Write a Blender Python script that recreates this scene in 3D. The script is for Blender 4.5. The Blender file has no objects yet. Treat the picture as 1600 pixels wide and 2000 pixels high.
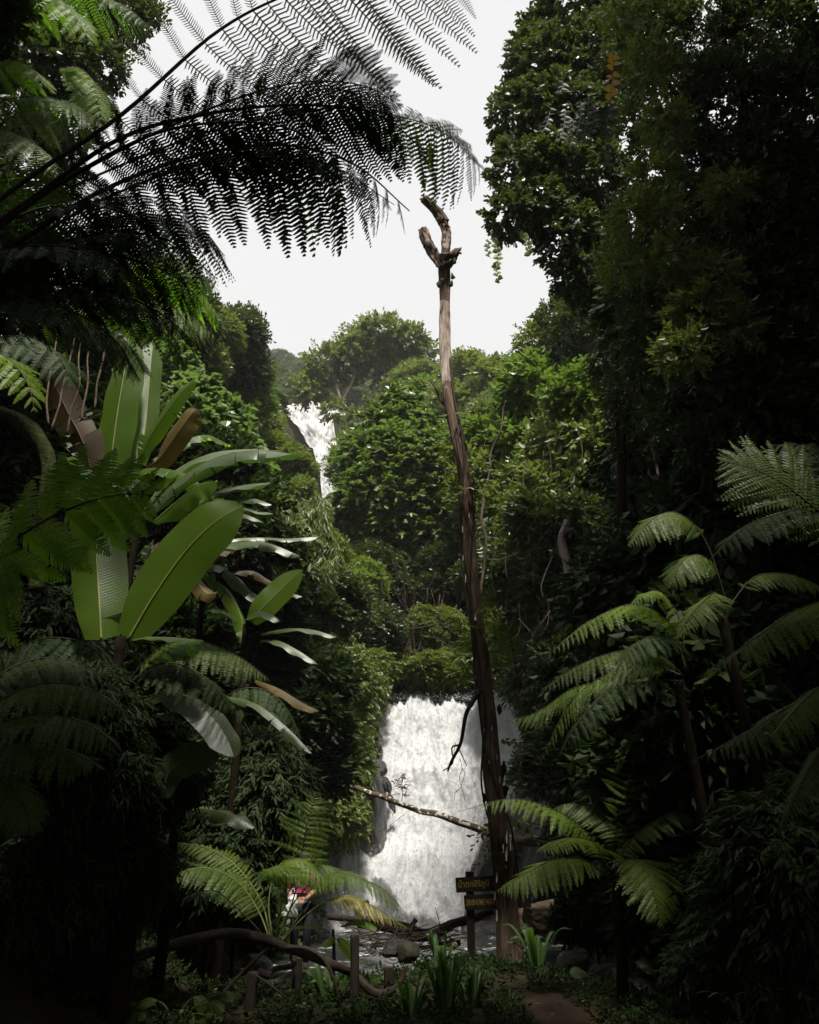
import bpy, math, random
import numpy as np
from mathutils import Vector, Matrix

SC = bpy.context.scene
COL = SC.collection
R = math.radians

# ------------------------------------------------------------------ camera, world, sun, exposure
PITCH = R(24.1)
FPX = 1540.0
CAMZ = 1.6
cam_d = bpy.data.cameras.new("camera")
cam = bpy.data.objects.new("camera", cam_d)
COL.objects.link(cam)
cam.location = (0, 0, CAMZ)
cam.rotation_euler = (math.pi / 2 + PITCH, 0, 0)
cam_d.sensor_fit = 'VERTICAL'
cam_d.sensor_height = 36.0
cam_d.lens = FPX / 2000.0 * 36.0
cam_d.clip_start = 0.05
cam_d.clip_end = 3000
SC.camera = cam

SUN_EL, SUN_AZ = R(61), R(174)          # azimuth measured from +Y towards +X
w = bpy.data.worlds.new("World")
SC.world = w
w.use_nodes = True
nt = w.node_tree
nt.nodes.clear()
sky = nt.nodes.new("ShaderNodeTexSky")
sky.sky_type = 'NISHITA'
sky.sun_disc = False
sky.sun_elevation = SUN_EL
sky.sun_rotation = SUN_AZ
sky.air_density = 1.0
sky.dust_density = 4.0
hs = nt.nodes.new("ShaderNodeMixRGB")     # thick white overcast in front of the clear sky
hs.inputs[0].default_value = 0.96
hs.inputs[2].default_value = (4.72, 4.71, 4.68, 1)
bg = nt.nodes.new("ShaderNodeBackground")
bg.inputs[1].default_value = 0.10
wo = nt.nodes.new("ShaderNodeOutputWorld")
nt.links.new(sky.outputs[0], hs.inputs[1])
nt.links.new(hs.outputs[0], bg.inputs[0])
nt.links.new(bg.outputs[0], wo.inputs[0])

sl = bpy.data.lights.new("sun", 'SUN')
sl.energy = 4.6
sl.angle = R(7)
sl.color = (1.0, 0.955, 0.87)
so = bpy.data.objects.new("sun", sl)
COL.objects.link(so)
sdir = Vector((math.sin(SUN_AZ) * math.cos(SUN_EL), math.cos(SUN_AZ) * math.cos(SUN_EL), math.sin(SUN_EL)))
so.rotation_euler = (-sdir).to_track_quat('-Z', 'Y').to_euler()
so.location = (0, 0, 60)

SC.view_settings.view_transform = 'Standard'
SC.view_settings.look = 'None'
SC.view_settings.exposure = 0.95
SC.view_settings.gamma = 1.0
SC.view_settings.use_curve_mapping = False
SC.render.engine = 'CYCLES'
SC.cycles.max_bounces = 5
SC.cycles.diffuse_bounces = 3
SC.cycles.glossy_bounces = 2
SC.cycles.transmission_bounces = 4
SC.cycles.transparent_max_bounces = 4
SC.cycles.use_denoising = True
SC.cycles.caustics_reflective = False
SC.cycles.caustics_refractive = False

# ------------------------------------------------------------------ helpers
rng = np.random.default_rng(11)
random.seed(5)


def P(px, py, Y):
    """world point at forward distance Y seen at photo position (px, py): used only to survey where things stand"""
    dx = (px - 800) / FPX
    dz = (1000 - py) / FPX
    c, s = math.cos(PITCH), math.sin(PITCH)
    d = Vector((dx, c - s * dz, s + c * dz))
    k = Y / d.y
    return Vector((0, 0, CAMZ)) + d * k


def mpp(px, py, Y):
    """metres per photo pixel there"""
    p = P(px, py, Y) - Vector((0, 0, CAMZ))
    return (p.y * math.cos(PITCH) + p.z * math.sin(PITCH)) / FPX


def tag(o, label=None, cat=None, group=None, kind=None):
    if label: o['label'] = label
    if cat: o['category'] = cat
    if group: o['group'] = group
    if kind: o['kind'] = kind
    return o


def thing(name, loc, label, cat, group=None):
    o = bpy.data.objects.new(name, None)
    COL.objects.link(o)
    o.location = loc
    o.empty_display_size = 0.1
    return tag(o, label, cat, group)


def link(name, me, mat=None, parent=None, mtx=None):
    o = bpy.data.objects.new(name, me)
    COL.objects.link(o)
    if mat and not me.materials:
        me.materials.append(mat)
    if parent:
        o.parent = parent
    if mtx is not None:
        o.matrix_basis = mtx
    return o


def mesh_np(name, V, F, smooth=False, uv=None, mat=None):
    """V (n,3); F (m,k) with one k, or list of such arrays"""
    me = bpy.data.meshes.new(name)
    Fs = F if isinstance(F, list) else [F]
    Fs = [np.asarray(f, dtype=np.int32) for f in Fs if len(f)]
    V = np.asarray(V, dtype=np.float32)
    me.vertices.add(len(V))
    me.vertices.foreach_set("co", V.ravel())
    loops = np.concatenate([f.ravel() for f in Fs])
    tot = np.concatenate([np.full(len(f), f.shape[1], dtype=np.int32) for f in Fs])
    start = np.concatenate([[0], np.cumsum(tot)[:-1]]).astype(np.int32)
    me.loops.add(len(loops))
    me.loops.foreach_set("vertex_index", loops)
    me.polygons.add(len(tot))
    me.polygons.foreach_set("loop_start", start)
    me.polygons.foreach_set("loop_total", tot)
    me.polygons.foreach_set("use_smooth", np.full(len(tot), smooth, dtype=bool))
    if uv is not None:
        l = me.uv_layers.new(name="UVMap")
        l.data.foreach_set("uv", np.asarray(uv, dtype=np.float32)[loops].ravel())
    me.update(calc_edges=True)
    if mat: me.materials.append(mat)
    return me


def copy_tree(o, parent=None):
    c = o.copy()
    COL.objects.link(c)
    c.parent = parent
    for ch in o.children:
        copy_tree(ch, c)
    return c


def _h(i, j, k, seed):
    n = (i * 374761393 + j * 668265263 + k * 2147483647 + seed * 144269504) & 0xffffffff
    n = ((n ^ (n >> 13)) * 1274126177) & 0xffffffff
    n = n ^ (n >> 16)
    return (n & 0xffff) / 32767.5 - 1.0


def vnoise(p, seed=0):
    p = np.asarray(p, dtype=np.float64)
    i = np.floor(p).astype(np.int64)
    f = p - i
    f = f * f * (3 - 2 * f)
    out = 0
    for a in (0, 1):
        for b in (0, 1):
            for c in (0, 1):
                wgt = (f[:, 0] if a else 1 - f[:, 0]) * (f[:, 1] if b else 1 - f[:, 1]) * (f[:, 2] if c else 1 - f[:, 2])
                out = out + wgt * _h(i[:, 0] + a, i[:, 1] + b, i[:, 2] + c, seed)
    return out


def fbm(p, seed=0, octaves=4, gain=0.5):
    p = np.asarray(p, dtype=np.float64)
    s, a = 0, 1.0
    for o in range(octaves):
        s = s + a * vnoise(p * (2 ** o) + 17.3 * o, seed + o)
        a *= gain
    return s


# ------------------------------------------------------------------ materials
def newmat(name):
    m = bpy.data.materials.new(name)
    m.use_nodes = True
    n = m.node_tree
    n.nodes.clear()
    out = n.nodes.new("ShaderNodeOutputMaterial")
    return m, n, out


def ramp(n, cols, fac=None):
    r = n.nodes.new("ShaderNodeValToRGB")
    e = r.color_ramp.elements
    while len(e) < len(cols): e.new(0.5)
    for k, (p, c) in enumerate(cols):
        e[k].position = p
        e[k].color = (*c, 1)
    if fac is not None: n.links.new(fac, r.inputs[0])
    return r


def leafmat(name, cols, trans, tfac=0.35, rough=0.42, spec=0.5, noise=0.0, vein=None):
    """cols: ramp of leaf colours, picked leaf by leaf; trans: colour of light coming through"""
    m, n, out = newmat(name)
    geo = n.nodes.new("ShaderNodeNewGeometry")
    oi = n.nodes.new("ShaderNodeObjectInfo")
    mx = n.nodes.new("ShaderNodeMath"); mx.operation = 'MULTIPLY_ADD'
    mx.inputs[1].default_value = 0.35
    n.links.new(oi.outputs['Random'], mx.inputs[0])
    m2 = n.nodes.new("ShaderNodeMath"); m2.operation = 'MULTIPLY'
    m2.inputs[1].default_value = 0.65
    n.links.new(geo.outputs['Random Per Island'], m2.inputs[0])
    n.links.new(m2.outputs[0], mx.inputs[2])
    rp = ramp(n, cols, mx.outputs[0])
    col = rp.outputs[0]
    pr = n.nodes.new("ShaderNodeBsdfPrincipled")
    pr.inputs['Roughness'].default_value = rough
    pr.inputs['Specular IOR Level'].default_value = spec
    tr = n.nodes.new("ShaderNodeBsdfTranslucent")
    tcol = n.nodes.new("ShaderNodeMixRGB"); tcol.blend_type = 'MULTIPLY'; tcol.inputs[0].default_value = 0.0
    tcol.inputs[1].default_value = (*trans, 1)
    if noise or vein:
        uv = n.nodes.new("ShaderNodeTexCoord")
        if vein:
            wv = n.nodes.new("ShaderNodeTexWave")
            wv.wave_type = 'BANDS'; wv.bands_direction = 'X'
            wv.inputs['Scale'].default_value = vein
            wv.inputs['Distortion'].default_value = 3.0
            wv.inputs['Detail'].default_value = 2
            wv.inputs['Detail Scale'].default_value = 2.0
            n.links.new(uv.outputs['UV'], wv.inputs[0])
            bp = n.nodes.new("ShaderNodeBump")
            bp.inputs['Strength'].default_value = 0.14
            bp.inputs['Distance'].default_value = 0.02
            n.links.new(wv.outputs['Fac'], bp.inputs['Height'])
            n.links.new(bp.outputs[0], pr.inputs['Normal'])
            mm = n.nodes.new("ShaderNodeMixRGB"); mm.blend_type = 'MULTIPLY'
            mm.inputs[0].default_value = 0.20
            n.links.new(wv.outputs['Fac'], mm.inputs[2])
            n.links.new(col, mm.inputs[1])
            col = mm.outputs[0]
            m3 = n.nodes.new("ShaderNodeMixRGB"); m3.blend_type = 'MULTIPLY'
            m3.inputs[0].default_value = 0.22
            n.links.new(wv.outputs['Fac'], m3.inputs[2])
            n.links.new(tcol.outputs[0], m3.inputs[1])
            tcol = m3
        if vein:
            sx = n.nodes.new("ShaderNodeSeparateXYZ"); n.links.new(uv.outputs['UV'], sx.inputs[0])
            ab = n.nodes.new("ShaderNodeMath"); ab.operation = 'ABSOLUTE'; n.links.new(sx.outputs['Y'], ab.inputs[0])
            ne = n.nodes.new("ShaderNodeTexNoise"); ne.inputs['Scale'].default_value = 5; ne.inputs['Detail'].default_value = 5
            n.links.new(uv.outputs['Object'], ne.inputs[0])
            ma = n.nodes.new("ShaderNodeMath"); ma.operation = 'MULTIPLY_ADD'; ma.inputs[1].default_value = 0.9
            n.links.new(ne.outputs['Fac'], ma.inputs[0]); n.links.new(ab.outputs[0], ma.inputs[2])
            mr = n.nodes.new("ShaderNodeMapRange"); mr.inputs[1].default_value = 1.46; mr.inputs[2].default_value = 1.56
            n.links.new(ma.outputs[0], mr.inputs[0])
            me_ = n.nodes.new("ShaderNodeMixRGB"); me_.inputs[2].default_value = (0.10, 0.065, 0.025, 1)
            n.links.new(mr.outputs[0], me_.inputs[0]); n.links.new(col, me_.inputs[1])
            col = me_.outputs[0]
        if noise:
            nz = n.nodes.new("ShaderNodeTexNoise"); nz.inputs['Scale'].default_value = 3.0
            nz.inputs['Detail'].default_value = 6
            n.links.new(uv.outputs['Object'], nz.inputs[0])
            rr = ramp(n, [(0.35, (0.45, 0.45, 0.4)), (0.65, (1, 1, 1))], nz.outputs['Fac'])
            mm = n.nodes.new("ShaderNodeMixRGB"); mm.blend_type = 'MULTIPLY'; mm.inputs[0].default_value = noise
            n.links.new(col, mm.inputs[1]); n.links.new(rr.outputs[0], mm.inputs[2])
            col = mm.outputs[0]
    n.links.new(col, pr.inputs['Base Color'])
    n.links.new(tcol.outputs[0], tr.inputs[0])
    mix = n.nodes.new("ShaderNodeMixShader")
    mix.inputs[0].default_value = tfac
    n.links.new(pr.outputs[0], mix.inputs[1])
    n.links.new(tr.outputs[0], mix.inputs[2])
    n.links.new(mix.outputs[0], out.inputs[0])
    return m


def solidmat(name, cols, rough=0.8, scale=4.0, detail=8, stretch=(1, 1, 1), bump=0.5, bdist=0.03, spec=0.3, second=None):
    """noise driven colour + relief; second=(cols, scale, threshold lo, hi): patches over it (moss, lichen)"""
    m, n, out = newmat(name)
    tc = n.nodes.new("ShaderNodeTexCoord")
    mp = n.nodes.new("ShaderNodeMapping")
    mp.inputs['Scale'].default_value = stretch
    n.links.new(tc.outputs['Object'], mp.inputs[0])
    nz = n.nodes.new("ShaderNodeTexNoise")
    nz.inputs['Scale'].default_value = scale
    nz.inputs['Detail'].default_value = detail
    nz.inputs['Roughness'].default_value = 0.65
    n.links.new(mp.outputs[0], nz.inputs[0])
    rp = ramp(n, cols, nz.outputs['Fac'])
    col = rp.outputs[0]
    if second:
        c2, s2, lo, hi = second
        n2 = n.nodes.new("ShaderNodeTexNoise"); n2.inputs['Scale'].default_value = s2; n2.inputs['Detail'].default_value = 6
        n.links.new(tc.outputs['Object'], n2.inputs[0])
        f = n.nodes.new("ShaderNodeMapRange"); f.inputs[1].default_value = lo; f.inputs[2].default_value = hi
        n.links.new(n2.outputs['Fac'], f.inputs[0])
        mm = n.nodes.new("ShaderNodeMixRGB")
        n.links.new(f.outputs[0], mm.inputs[0])
        n.links.new(col, mm.inputs[1]); mm.inputs[2].default_value = (*c2, 1)
        col = mm.outputs[0]
    pr = n.nodes.new("ShaderNodeBsdfPrincipled")
    pr.inputs['Roughness'].default_value = rough
    pr.inputs['Specular IOR Level'].default_value = spec
    n.links.new(col, pr.inputs['Base Color'])
    if bump:
        bp = n.nodes.new("ShaderNodeBump"); bp.inputs['Strength'].default_value = bump; bp.inputs['Distance'].default_value = bdist
        n.links.new(nz.outputs['Fac'], bp.inputs['Height'])
        n.links.new(bp.outputs[0], pr.inputs['Normal'])
    n.links.new(pr.outputs[0], out.inputs[0])
    return m


M = {}
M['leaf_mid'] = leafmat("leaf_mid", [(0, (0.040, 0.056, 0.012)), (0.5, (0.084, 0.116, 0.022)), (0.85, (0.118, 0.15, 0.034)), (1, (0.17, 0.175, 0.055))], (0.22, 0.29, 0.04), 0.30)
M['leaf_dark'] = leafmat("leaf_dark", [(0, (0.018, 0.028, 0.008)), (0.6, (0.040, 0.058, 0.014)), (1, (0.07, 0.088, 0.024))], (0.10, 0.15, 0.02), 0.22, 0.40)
M['leaf_shaded'] = leafmat("leaf_shaded", [(0, (0.008, 0.015, 0.005)), (0.7, (0.018, 0.030, 0.008)), (1, (0.04, 0.052, 0.012))], (0.04, 0.08, 0.01), 0.20, 0.6, 0.15)  # near-black greens: deep shade put into the leaf colour
M['leaf_bright'] = leafmat("leaf_bright", [(0, (0.056, 0.086, 0.016)), (0.6, (0.095, 0.132, 0.026)), (1, (0.14, 0.165, 0.045))], (0.22, 0.33, 0.04), 0.34)
M['leaf_heart'] = leafmat("leaf_heart", [(0, (0.06, 0.10, 0.03)), (0.6, (0.10, 0.15, 0.05)), (1, (0.15, 0.19, 0.075))], (0.22, 0.36, 0.06), 0.28, 0.38)
M['leaf_vine'] = leafmat("leaf_vine", [(0, (0.050, 0.074, 0.012)), (0.6, (0.096, 0.130, 0.022)), (1, (0.15, 0.172, 0.035))], (0.17, 0.30, 0.03), 0.30, 0.36)
M['leaf_far'] = leafmat("leaf_far", [(0, (0.040, 0.060, 0.022)), (0.6, (0.070, 0.095, 0.036)), (1, (0.12, 0.14, 0.055))], (0.15, 0.22, 0.05), 0.25, 0.5, 0.3)
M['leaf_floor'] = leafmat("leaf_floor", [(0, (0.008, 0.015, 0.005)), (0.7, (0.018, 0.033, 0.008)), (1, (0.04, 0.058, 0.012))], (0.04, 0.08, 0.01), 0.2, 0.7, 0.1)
M['leaf_yellow'] = leafmat("leaf_yellow", [(0, (0.30, 0.17, 0.02)), (1, (0.42, 0.26, 0.03))], (0.5, 0.30, 0.02), 0.4)
M['leaf_red'] = leafmat("leaf_red", [(0, (0.10, 0.03, 0.02)), (1, (0.17, 0.05, 0.03))], (0.25, 0.08, 0.04), 0.3)
M['leaf_brown'] = leafmat("leaf_brown", [(0, (0.06, 0.035, 0.018)), (1, (0.14, 0.09, 0.05))], (0.12, 0.06, 0.02), 0.2, 0.7, 0.2)
M['leaf_grey'] = leafmat("leaf_grey", [(0, (0.022, 0.030, 0.018)), (1, (0.040, 0.050, 0.032))], (0.04, 0.06, 0.02), 0.2, 0.5, 0.3)
M['fern'] = leafmat("fern", [(0, (0.038, 0.063, 0.009)), (1, (0.074, 0.105, 0.016))], (0.14, 0.30, 0.02), 0.33, 0.5, 0.3)
M['fern_shaded'] = leafmat("fern_shaded", [(0, (0.016, 0.032, 0.008)), (1, (0.028, 0.048, 0.011))], (0.035, 0.07, 0.008), 0.16, 0.6, 0.2)  # dark fern green holds the fronds' shade in its colour
M['fern_thin'] = leafmat("fern_thin", [(0, (0.05, 0.07, 0.03)), (1, (0.08, 0.10, 0.05))], (0.22, 0.27, 0.12), 0.5, 0.5)
M['fern_lit'] = leafmat("fern_lit", [(0, (0.062, 0.100, 0.012)), (1, (0.108, 0.150, 0.022))], (0.24, 0.42, 0.03), 0.38, 0.5, 0.28)  # lighter fern green: the lit look of the fronds put into the colour
M['fern_bright'] = leafmat("fern_bright", [(0, (0.085, 0.14, 0.010)), (1, (0.135, 0.19, 0.018))], (0.25, 0.52, 0.02), 0.48, 0.5, 0.25)  # greens lightened to stand in for light from behind the leaflets
M['fern_yellow'] = leafmat("fern_yellow", [(0, (0.10, 0.11, 0.015)), (1, (0.22, 0.17, 0.02))], (0.35, 0.33, 0.03), 0.4)
M['banana'] = leafmat("banana", [(0, (0.042, 0.085, 0.009)), (1, (0.072, 0.118, 0.012))], (0.24, 0.42, 0.025), 0.52, 0.36, 0.35, 0.25, 13.0)
M['banana_grey'] = leafmat("banana_grey", [(0, (0.052, 0.080, 0.032)), (1, (0.082, 0.112, 0.048))], (0.10, 0.20, 0.03), 0.25, 0.32, 0.6, 0.3, 13.0)
M['banana_old'] = leafmat("banana_old", [(0, (0.10, 0.075, 0.02)), (1, (0.17, 0.115, 0.025))], (0.22, 0.16, 0.02), 0.35, 0.5, 0.4, 0.7, 13.0)
M['banana_brown'] = leafmat("banana_brown", [(0, (0.055, 0.038, 0.018)), (1, (0.10, 0.066, 0.03))], (0.10, 0.06, 0.015), 0.25, 0.6, 0.3, 0.7, 13.0)
M['midrib'] = solidmat("midrib", [(0.3, (0.09, 0.11, 0.03)), (0.7, (0.16, 0.16, 0.045))], 0.5, 6, bump=0)
M['midrib_brown'] = solidmat("midrib_brown", [(0.3, (0.05, 0.035, 0.015)), (0.7, (0.09, 0.065, 0.03))], 0.6, 6, bump=0)
M['strap'] = leafmat("strap", [(0, (0.018, 0.040, 0.008)), (1, (0.038, 0.075, 0.013))], (0.10, 0.22, 0.015), 0.33, 0.5, 0.3, 0.0, 0)
M['stem'] = solidmat("stem", [(0.3, (0.005, 0.004, 0.0025)), (0.7, (0.013, 0.010, 0.006))], 0.9, 12, spec=0.03)  # near-black: the darkness around the stems is put into their colour
M['rachis'] = solidmat("rachis", [(0.3, (0.020, 0.013, 0.007)), (0.7, (0.045, 0.032, 0.016))], 0.6, 20, bump=0.2)
M['rachis_green'] = solidmat("rachis_green", [(0.3, (0.05, 0.07, 0.02)), (0.7, (0.10, 0.12, 0.035))], 0.5, 20, bump=0.2)
M['bark'] = solidmat("bark", [(0.25, (0.022, 0.014, 0.009)), (0.5, (0.070, 0.044, 0.029)), (0.70, (0.15, 0.105, 0.075)), (0.88, (0.28, 0.235, 0.19))], 0.85, 5, 10, (1.6, 1.6, 0.22), 0.9, 0.03, 0.2)
M['bark_pale'] = solidmat("bark_pale", [(0.3, (0.06, 0.04, 0.028)), (0.46, (0.20, 0.155, 0.125)), (0.75, (0.37, 0.325, 0.29))], 0.85, 6, 10, (1.5, 1.5, 0.3), 0.8, 0.025, 0.2)
M['bark_flake'] = solidmat("bark_flake", [(0.3, (0.26, 0.20, 0.16)), (0.6, (0.55, 0.50, 0.44))], 0.8, 8)
M['moss'] = solidmat("moss", [(0.3, (0.018, 0.022, 0.006)), (0.55, (0.05, 0.06, 0.014)), (0.75, (0.11, 0.13, 0.03))], 0.95, 14, 8, bump=1.0, bdist=0.05)
M['wood_dark'] = solidmat("wood_dark", [(0.3, (0.010, 0.007, 0.005)), (0.6, (0.026, 0.018, 0.012)), (0.8, (0.055, 0.042, 0.030))], 0.8, 7, 8, (2, 2, 0.5), 0.8, 0.02)
M['wood_rail'] = solidmat("wood_rail", [(0.3, (0.015, 0.010, 0.006)), (0.6, (0.042, 0.029, 0.018)), (0.8, (0.09, 0.064, 0.043))], 0.75, 7, 8, (2, 2, 2), 0.8, 0.02)
M['log'] = solidmat("log", [(0.3, (0.03, 0.022, 0.012)), (0.6, (0.09, 0.068, 0.04)), (0.8, (0.15, 0.12, 0.08))], 0.85, 6, 8, (2, 2, 2), 0.8, 0.03, 0.2, ((0.42, 0.40, 0.34), 7, 0.57, 0.62))
M['twig'] = solidmat("twig", [(0.3, (0.03, 0.02, 0.012)), (0.7, (0.075, 0.05, 0.03))], 0.8, 10, bump=0.3)
M['twig_pale'] = solidmat("twig_pale", [(0.3, (0.11, 0.095, 0.07)), (0.7, (0.24, 0.21, 0.165))], 0.8, 6, bump=0.3)
M['soil'] = solidmat("soil", [(0.3, (0.014, 0.011, 0.006)), (0.6, (0.032, 0.024, 0.014)), (0.8, (0.055, 0.04, 0.024))], 0.95, 1.5, 10, bump=0.8, bdist=0.1, spec=0.1, second=((0.014, 0.020, 0.007), 0.6, 0.42, 0.6))
M['path'] = solidmat("path", [(0.3, (0.020, 0.014, 0.009)), (0.6, (0.038, 0.026, 0.018)), (0.8, (0.065, 0.046, 0.032))], 0.95, 3, 10, bump=0.8, bdist=0.05, spec=0.1)
M['rock'] = solidmat("rock", [(0.3, (0.008, 0.0075, 0.007)), (0.52, (0.026, 0.025, 0.023)), (0.62, (0.07, 0.066, 0.06)), (0.78, (0.26, 0.255, 0.245))], 0.35, 2.6, 12, (1.2, 1.2, 0.6), bump=1.0, bdist=0.12, spec=0.6)  # palest stop adds wet highlights as colour
M['rock_brown'] = solidmat("rock_brown", [(0.3, (0.05, 0.032, 0.02)), (0.55, (0.13, 0.088, 0.058)), (0.8, (0.28, 0.215, 0.16))], 0.7, 4, 10, bump=0.9, bdist=0.05)
M['rock_moss'] = solidmat("rock_moss", [(0.3, (0.016, 0.014, 0.010)), (0.6, (0.04, 0.036, 0.026)), (0.8, (0.08, 0.07, 0.05))], 0.8, 3, 10, bump=0.9, bdist=0.06, second=((0.03, 0.042, 0.010), 2.0, 0.45, 0.62))
M['rock_wet'] = solidmat("rock_wet", [(0.35, (0.10, 0.095, 0.085)), (0.6, (0.30, 0.29, 0.28))], 0.5, 1.6, 8, (1, 1, 4), 0.6, 0.3)
M['sign_board'] = solidmat("sign_board", [(0.3, (0.012, 0.008, 0.006)), (0.7, (0.030, 0.020, 0.014))], 0.65, 6, 8, (1, 4, 8), 0.4, 0.01)
M['sign_letter'] = solidmat("sign_letter", [(0.3, (0.30, 0.19, 0.045)), (0.7, (0.46, 0.29, 0.06))], 0.6, 25, 4, bump=0)
M['cloth_pink'] = solidmat("cloth_pink", [(0.3, (0.22, 0.016, 0.065)), (0.7, (0.28, 0.025, 0.085))], 0.9, 12, bump=0.3)
M['cloth_dark'] = solidmat("cloth_dark", [(0.3, (0.012, 0.012, 0.020)), (0.7, (0.03, 0.03, 0.045))], 0.9, 20, bump=0.3)
M['skin'] = solidmat("skin", [(0.3, (0.27, 0.145, 0.095)), (0.7, (0.33, 0.185, 0.125))], 0.6, 10, bump=0)
M['hair'] = solidmat("hair", [(0.3, (0.008, 0.007, 0.006)), (0.7, (0.02, 0.016, 0.012))], 0.5, 30, bump=0.5)
M['bag'] = solidmat("bag", [(0.3, (0.70, 0.70, 0.68)), (0.7, (0.82, 0.82, 0.80))], 0.5, 5, bump=0.3)


def water_mat(name, white, grey, rough, scale, stretch, lo, hi, tfac=0.25):
    m, n, out = newmat(name)
    tc = n.nodes.new("ShaderNodeTexCoord")
    mp = n.nodes.new("ShaderNodeMapping"); mp.inputs['Scale'].default_value = stretch
    n.links.new(tc.outputs['Object'], mp.inputs[0])
    nz = n.nodes.new("ShaderNodeTexNoise"); nz.inputs['Scale'].default_value = scale
    nz.inputs['Detail'].default_value = 10; nz.inputs['Roughness'].default_value = 0.68
    n.links.new(mp.outputs[0], nz.inputs[0])
    rp = ramp(n, [(lo, grey), (hi, white)], nz.outputs['Fac'])
    n3 = n.nodes.new("ShaderNodeTexNoise"); n3.inputs['Scale'].default_value = 14; n3.inputs['Detail'].default_value = 6
    mp2 = n.nodes.new("ShaderNodeMapping"); mp2.inputs['Scale'].default_value = (1.0, 1.0, 0.55)
    n.links.new(tc.outputs['Object'], mp2.inputs[0]); n.links.new(mp2.outputs[0], n3.inputs[0])
    bp = n.nodes.new("ShaderNodeBump"); bp.inputs['Strength'].default_value = 0.38; bp.inputs['Distance'].default_value = 0.04
    n.links.new(n3.outputs['Fac'], bp.inputs['Height'])
    pr = n.nodes.new("ShaderNodeBsdfPrincipled")
    pr.inputs['Roughness'].default_value = rough
    n.links.new(rp.outputs[0], pr.inputs['Base Color']); n.links.new(bp.outputs[0], pr.inputs['Normal'])
    tr = n.nodes.new("ShaderNodeBsdfTranslucent"); n.links.new(rp.outputs[0], tr.inputs[0])
    mix = n.nodes.new("ShaderNodeMixShader"); mix.inputs[0].default_value = tfac
    n.links.new(pr.outputs[0], mix.inputs[1]); n.links.new(tr.outputs[0], mix.inputs[2])
    n.links.new(mix.outputs[0], out.inputs[0])
    return m


M['foam'] = water_mat("foam", (0.555, 0.563, 0.566), (0.48, 0.49, 0.50), 0.7, 1.0, (1.5, 1, 0.4), 0.34, 0.5)
M['foam_far'] = water_mat("foam_far", (0.52, 0.52, 0.515), (0.27, 0.27, 0.265), 0.6, 0.45, (1.8, 1, 0.35), 0.38, 0.50)
M['stream'] = water_mat("stream", (0.75, 0.76, 0.76), (0.020, 0.022, 0.020), 0.12, 1.6, (1, 1, 1), 0.55, 0.68, 0.0)

# ------------------------------------------------------------------ shape generators
def unit(v):
    return v / np.maximum(np.linalg.norm(v, axis=1, keepdims=True), 1e-9)


def leaf_arrays(pos, axis, nrm, L, W, shape='d', fold=0.25, droop=0.0):
    """many leaves at once -> verts, faces"""
    axis = unit(axis)
    nrm = nrm - axis * np.sum(nrm * axis, 1, keepdims=True)
    nrm = unit(nrm)
    side = np.cross(nrm, axis)
    L = np.asarray(L).reshape(-1, 1); W = np.asarray(W).reshape(-1, 1)
    dz = np.array([[0, 0, -1.0]])
    n = len(pos)
    tip = pos + axis * L + dz * L * droop
    if shape == 'd':
        c = pos + axis * L * 0.42 + nrm * W * fold
        V = np.stack([pos, c - side * W - nrm * W * fold * 2, tip, c + side * W - nrm * W * fold * 2], 1).reshape(-1, 3)
        b = (np.arange(n) * 4)[:, None]
        F = np.concatenate([b + np.array([[0, 1, 2]]), b + np.array([[0, 2, 3]])], 0)
        return V, F
    if shape == 'o':
        ks, ws = (0.22, 0.62), (0.85, 0.80)
    elif shape == 'h':
        ks, ws = (0.05, 0.45), (0.95, 0.85)
    else:                                      # narrow 'n'
        ks, ws = (0.25, 0.6), (1.0, 0.75)
    a0 = pos + axis * L * ks[0] + dz * L * droop * ks[0] ** 2
    a1 = pos + axis * L * ks[1] + dz * L * droop * ks[1] ** 2
    dn = nrm * W * fold * 2
    V = np.stack([pos, a0 - side * W * ws[0] - dn, a1 - side * W * ws[1] - dn, tip,
                  a1 + side * W * ws[1] - dn, a0 + side * W * ws[0] - dn], 1).reshape(-1, 3)
    b = (np.arange(n) * 6)[:, None]
    F = np.concatenate([b + np.array([[0, 1, 2, 3]]), b + np.array([[0, 3, 4, 5]])], 0)
    return V, F


def sprays(c, d, m, slen, L, W, r, shape='d', droop=0.15, spread=0.9, nup=0.7, njit=0.35, hang=0.0, fold=0.25):
    """c,d: spray starts and directions; m leaves on each"""
    S = len(c)
    d = unit(d)
    up = np.array([[0, 0, 1.0]])
    nn = unit(up * nup + d * 0.3 + r.normal(0, njit, (S, 3)))
    side = unit(np.cross(nn, d))
    k = np.tile(np.arange(m), S)
    si = np.repeat(np.arange(S), m)
    sl = np.broadcast_to(np.asarray(slen, dtype=float), (S,))
    t = (k + 0.5) / m
    pos = c[si] + d[si] * (t * sl[si])[:, None]
    pos[:, 2] -= (t ** 2) * sl[si] * droop
    sg = np.where(k % 2 == 0, 1.0, -1.0)[:, None]
    sg = sg * np.where(k == m - 1, 0.1, 1.0)[:, None]
    ax = d[si] * 0.75 + side[si] * sg * spread + r.normal(0, 0.22, (S * m, 3))
    ax[:, 2] -= droop + hang
    nr = nn[si] + r.normal(0, njit, (S * m, 3))
    sc = r.uniform(0.7, 1.25, S * m)
    return leaf_arrays(pos, ax, nr, L * sc, W * sc, shape, fold)


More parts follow.
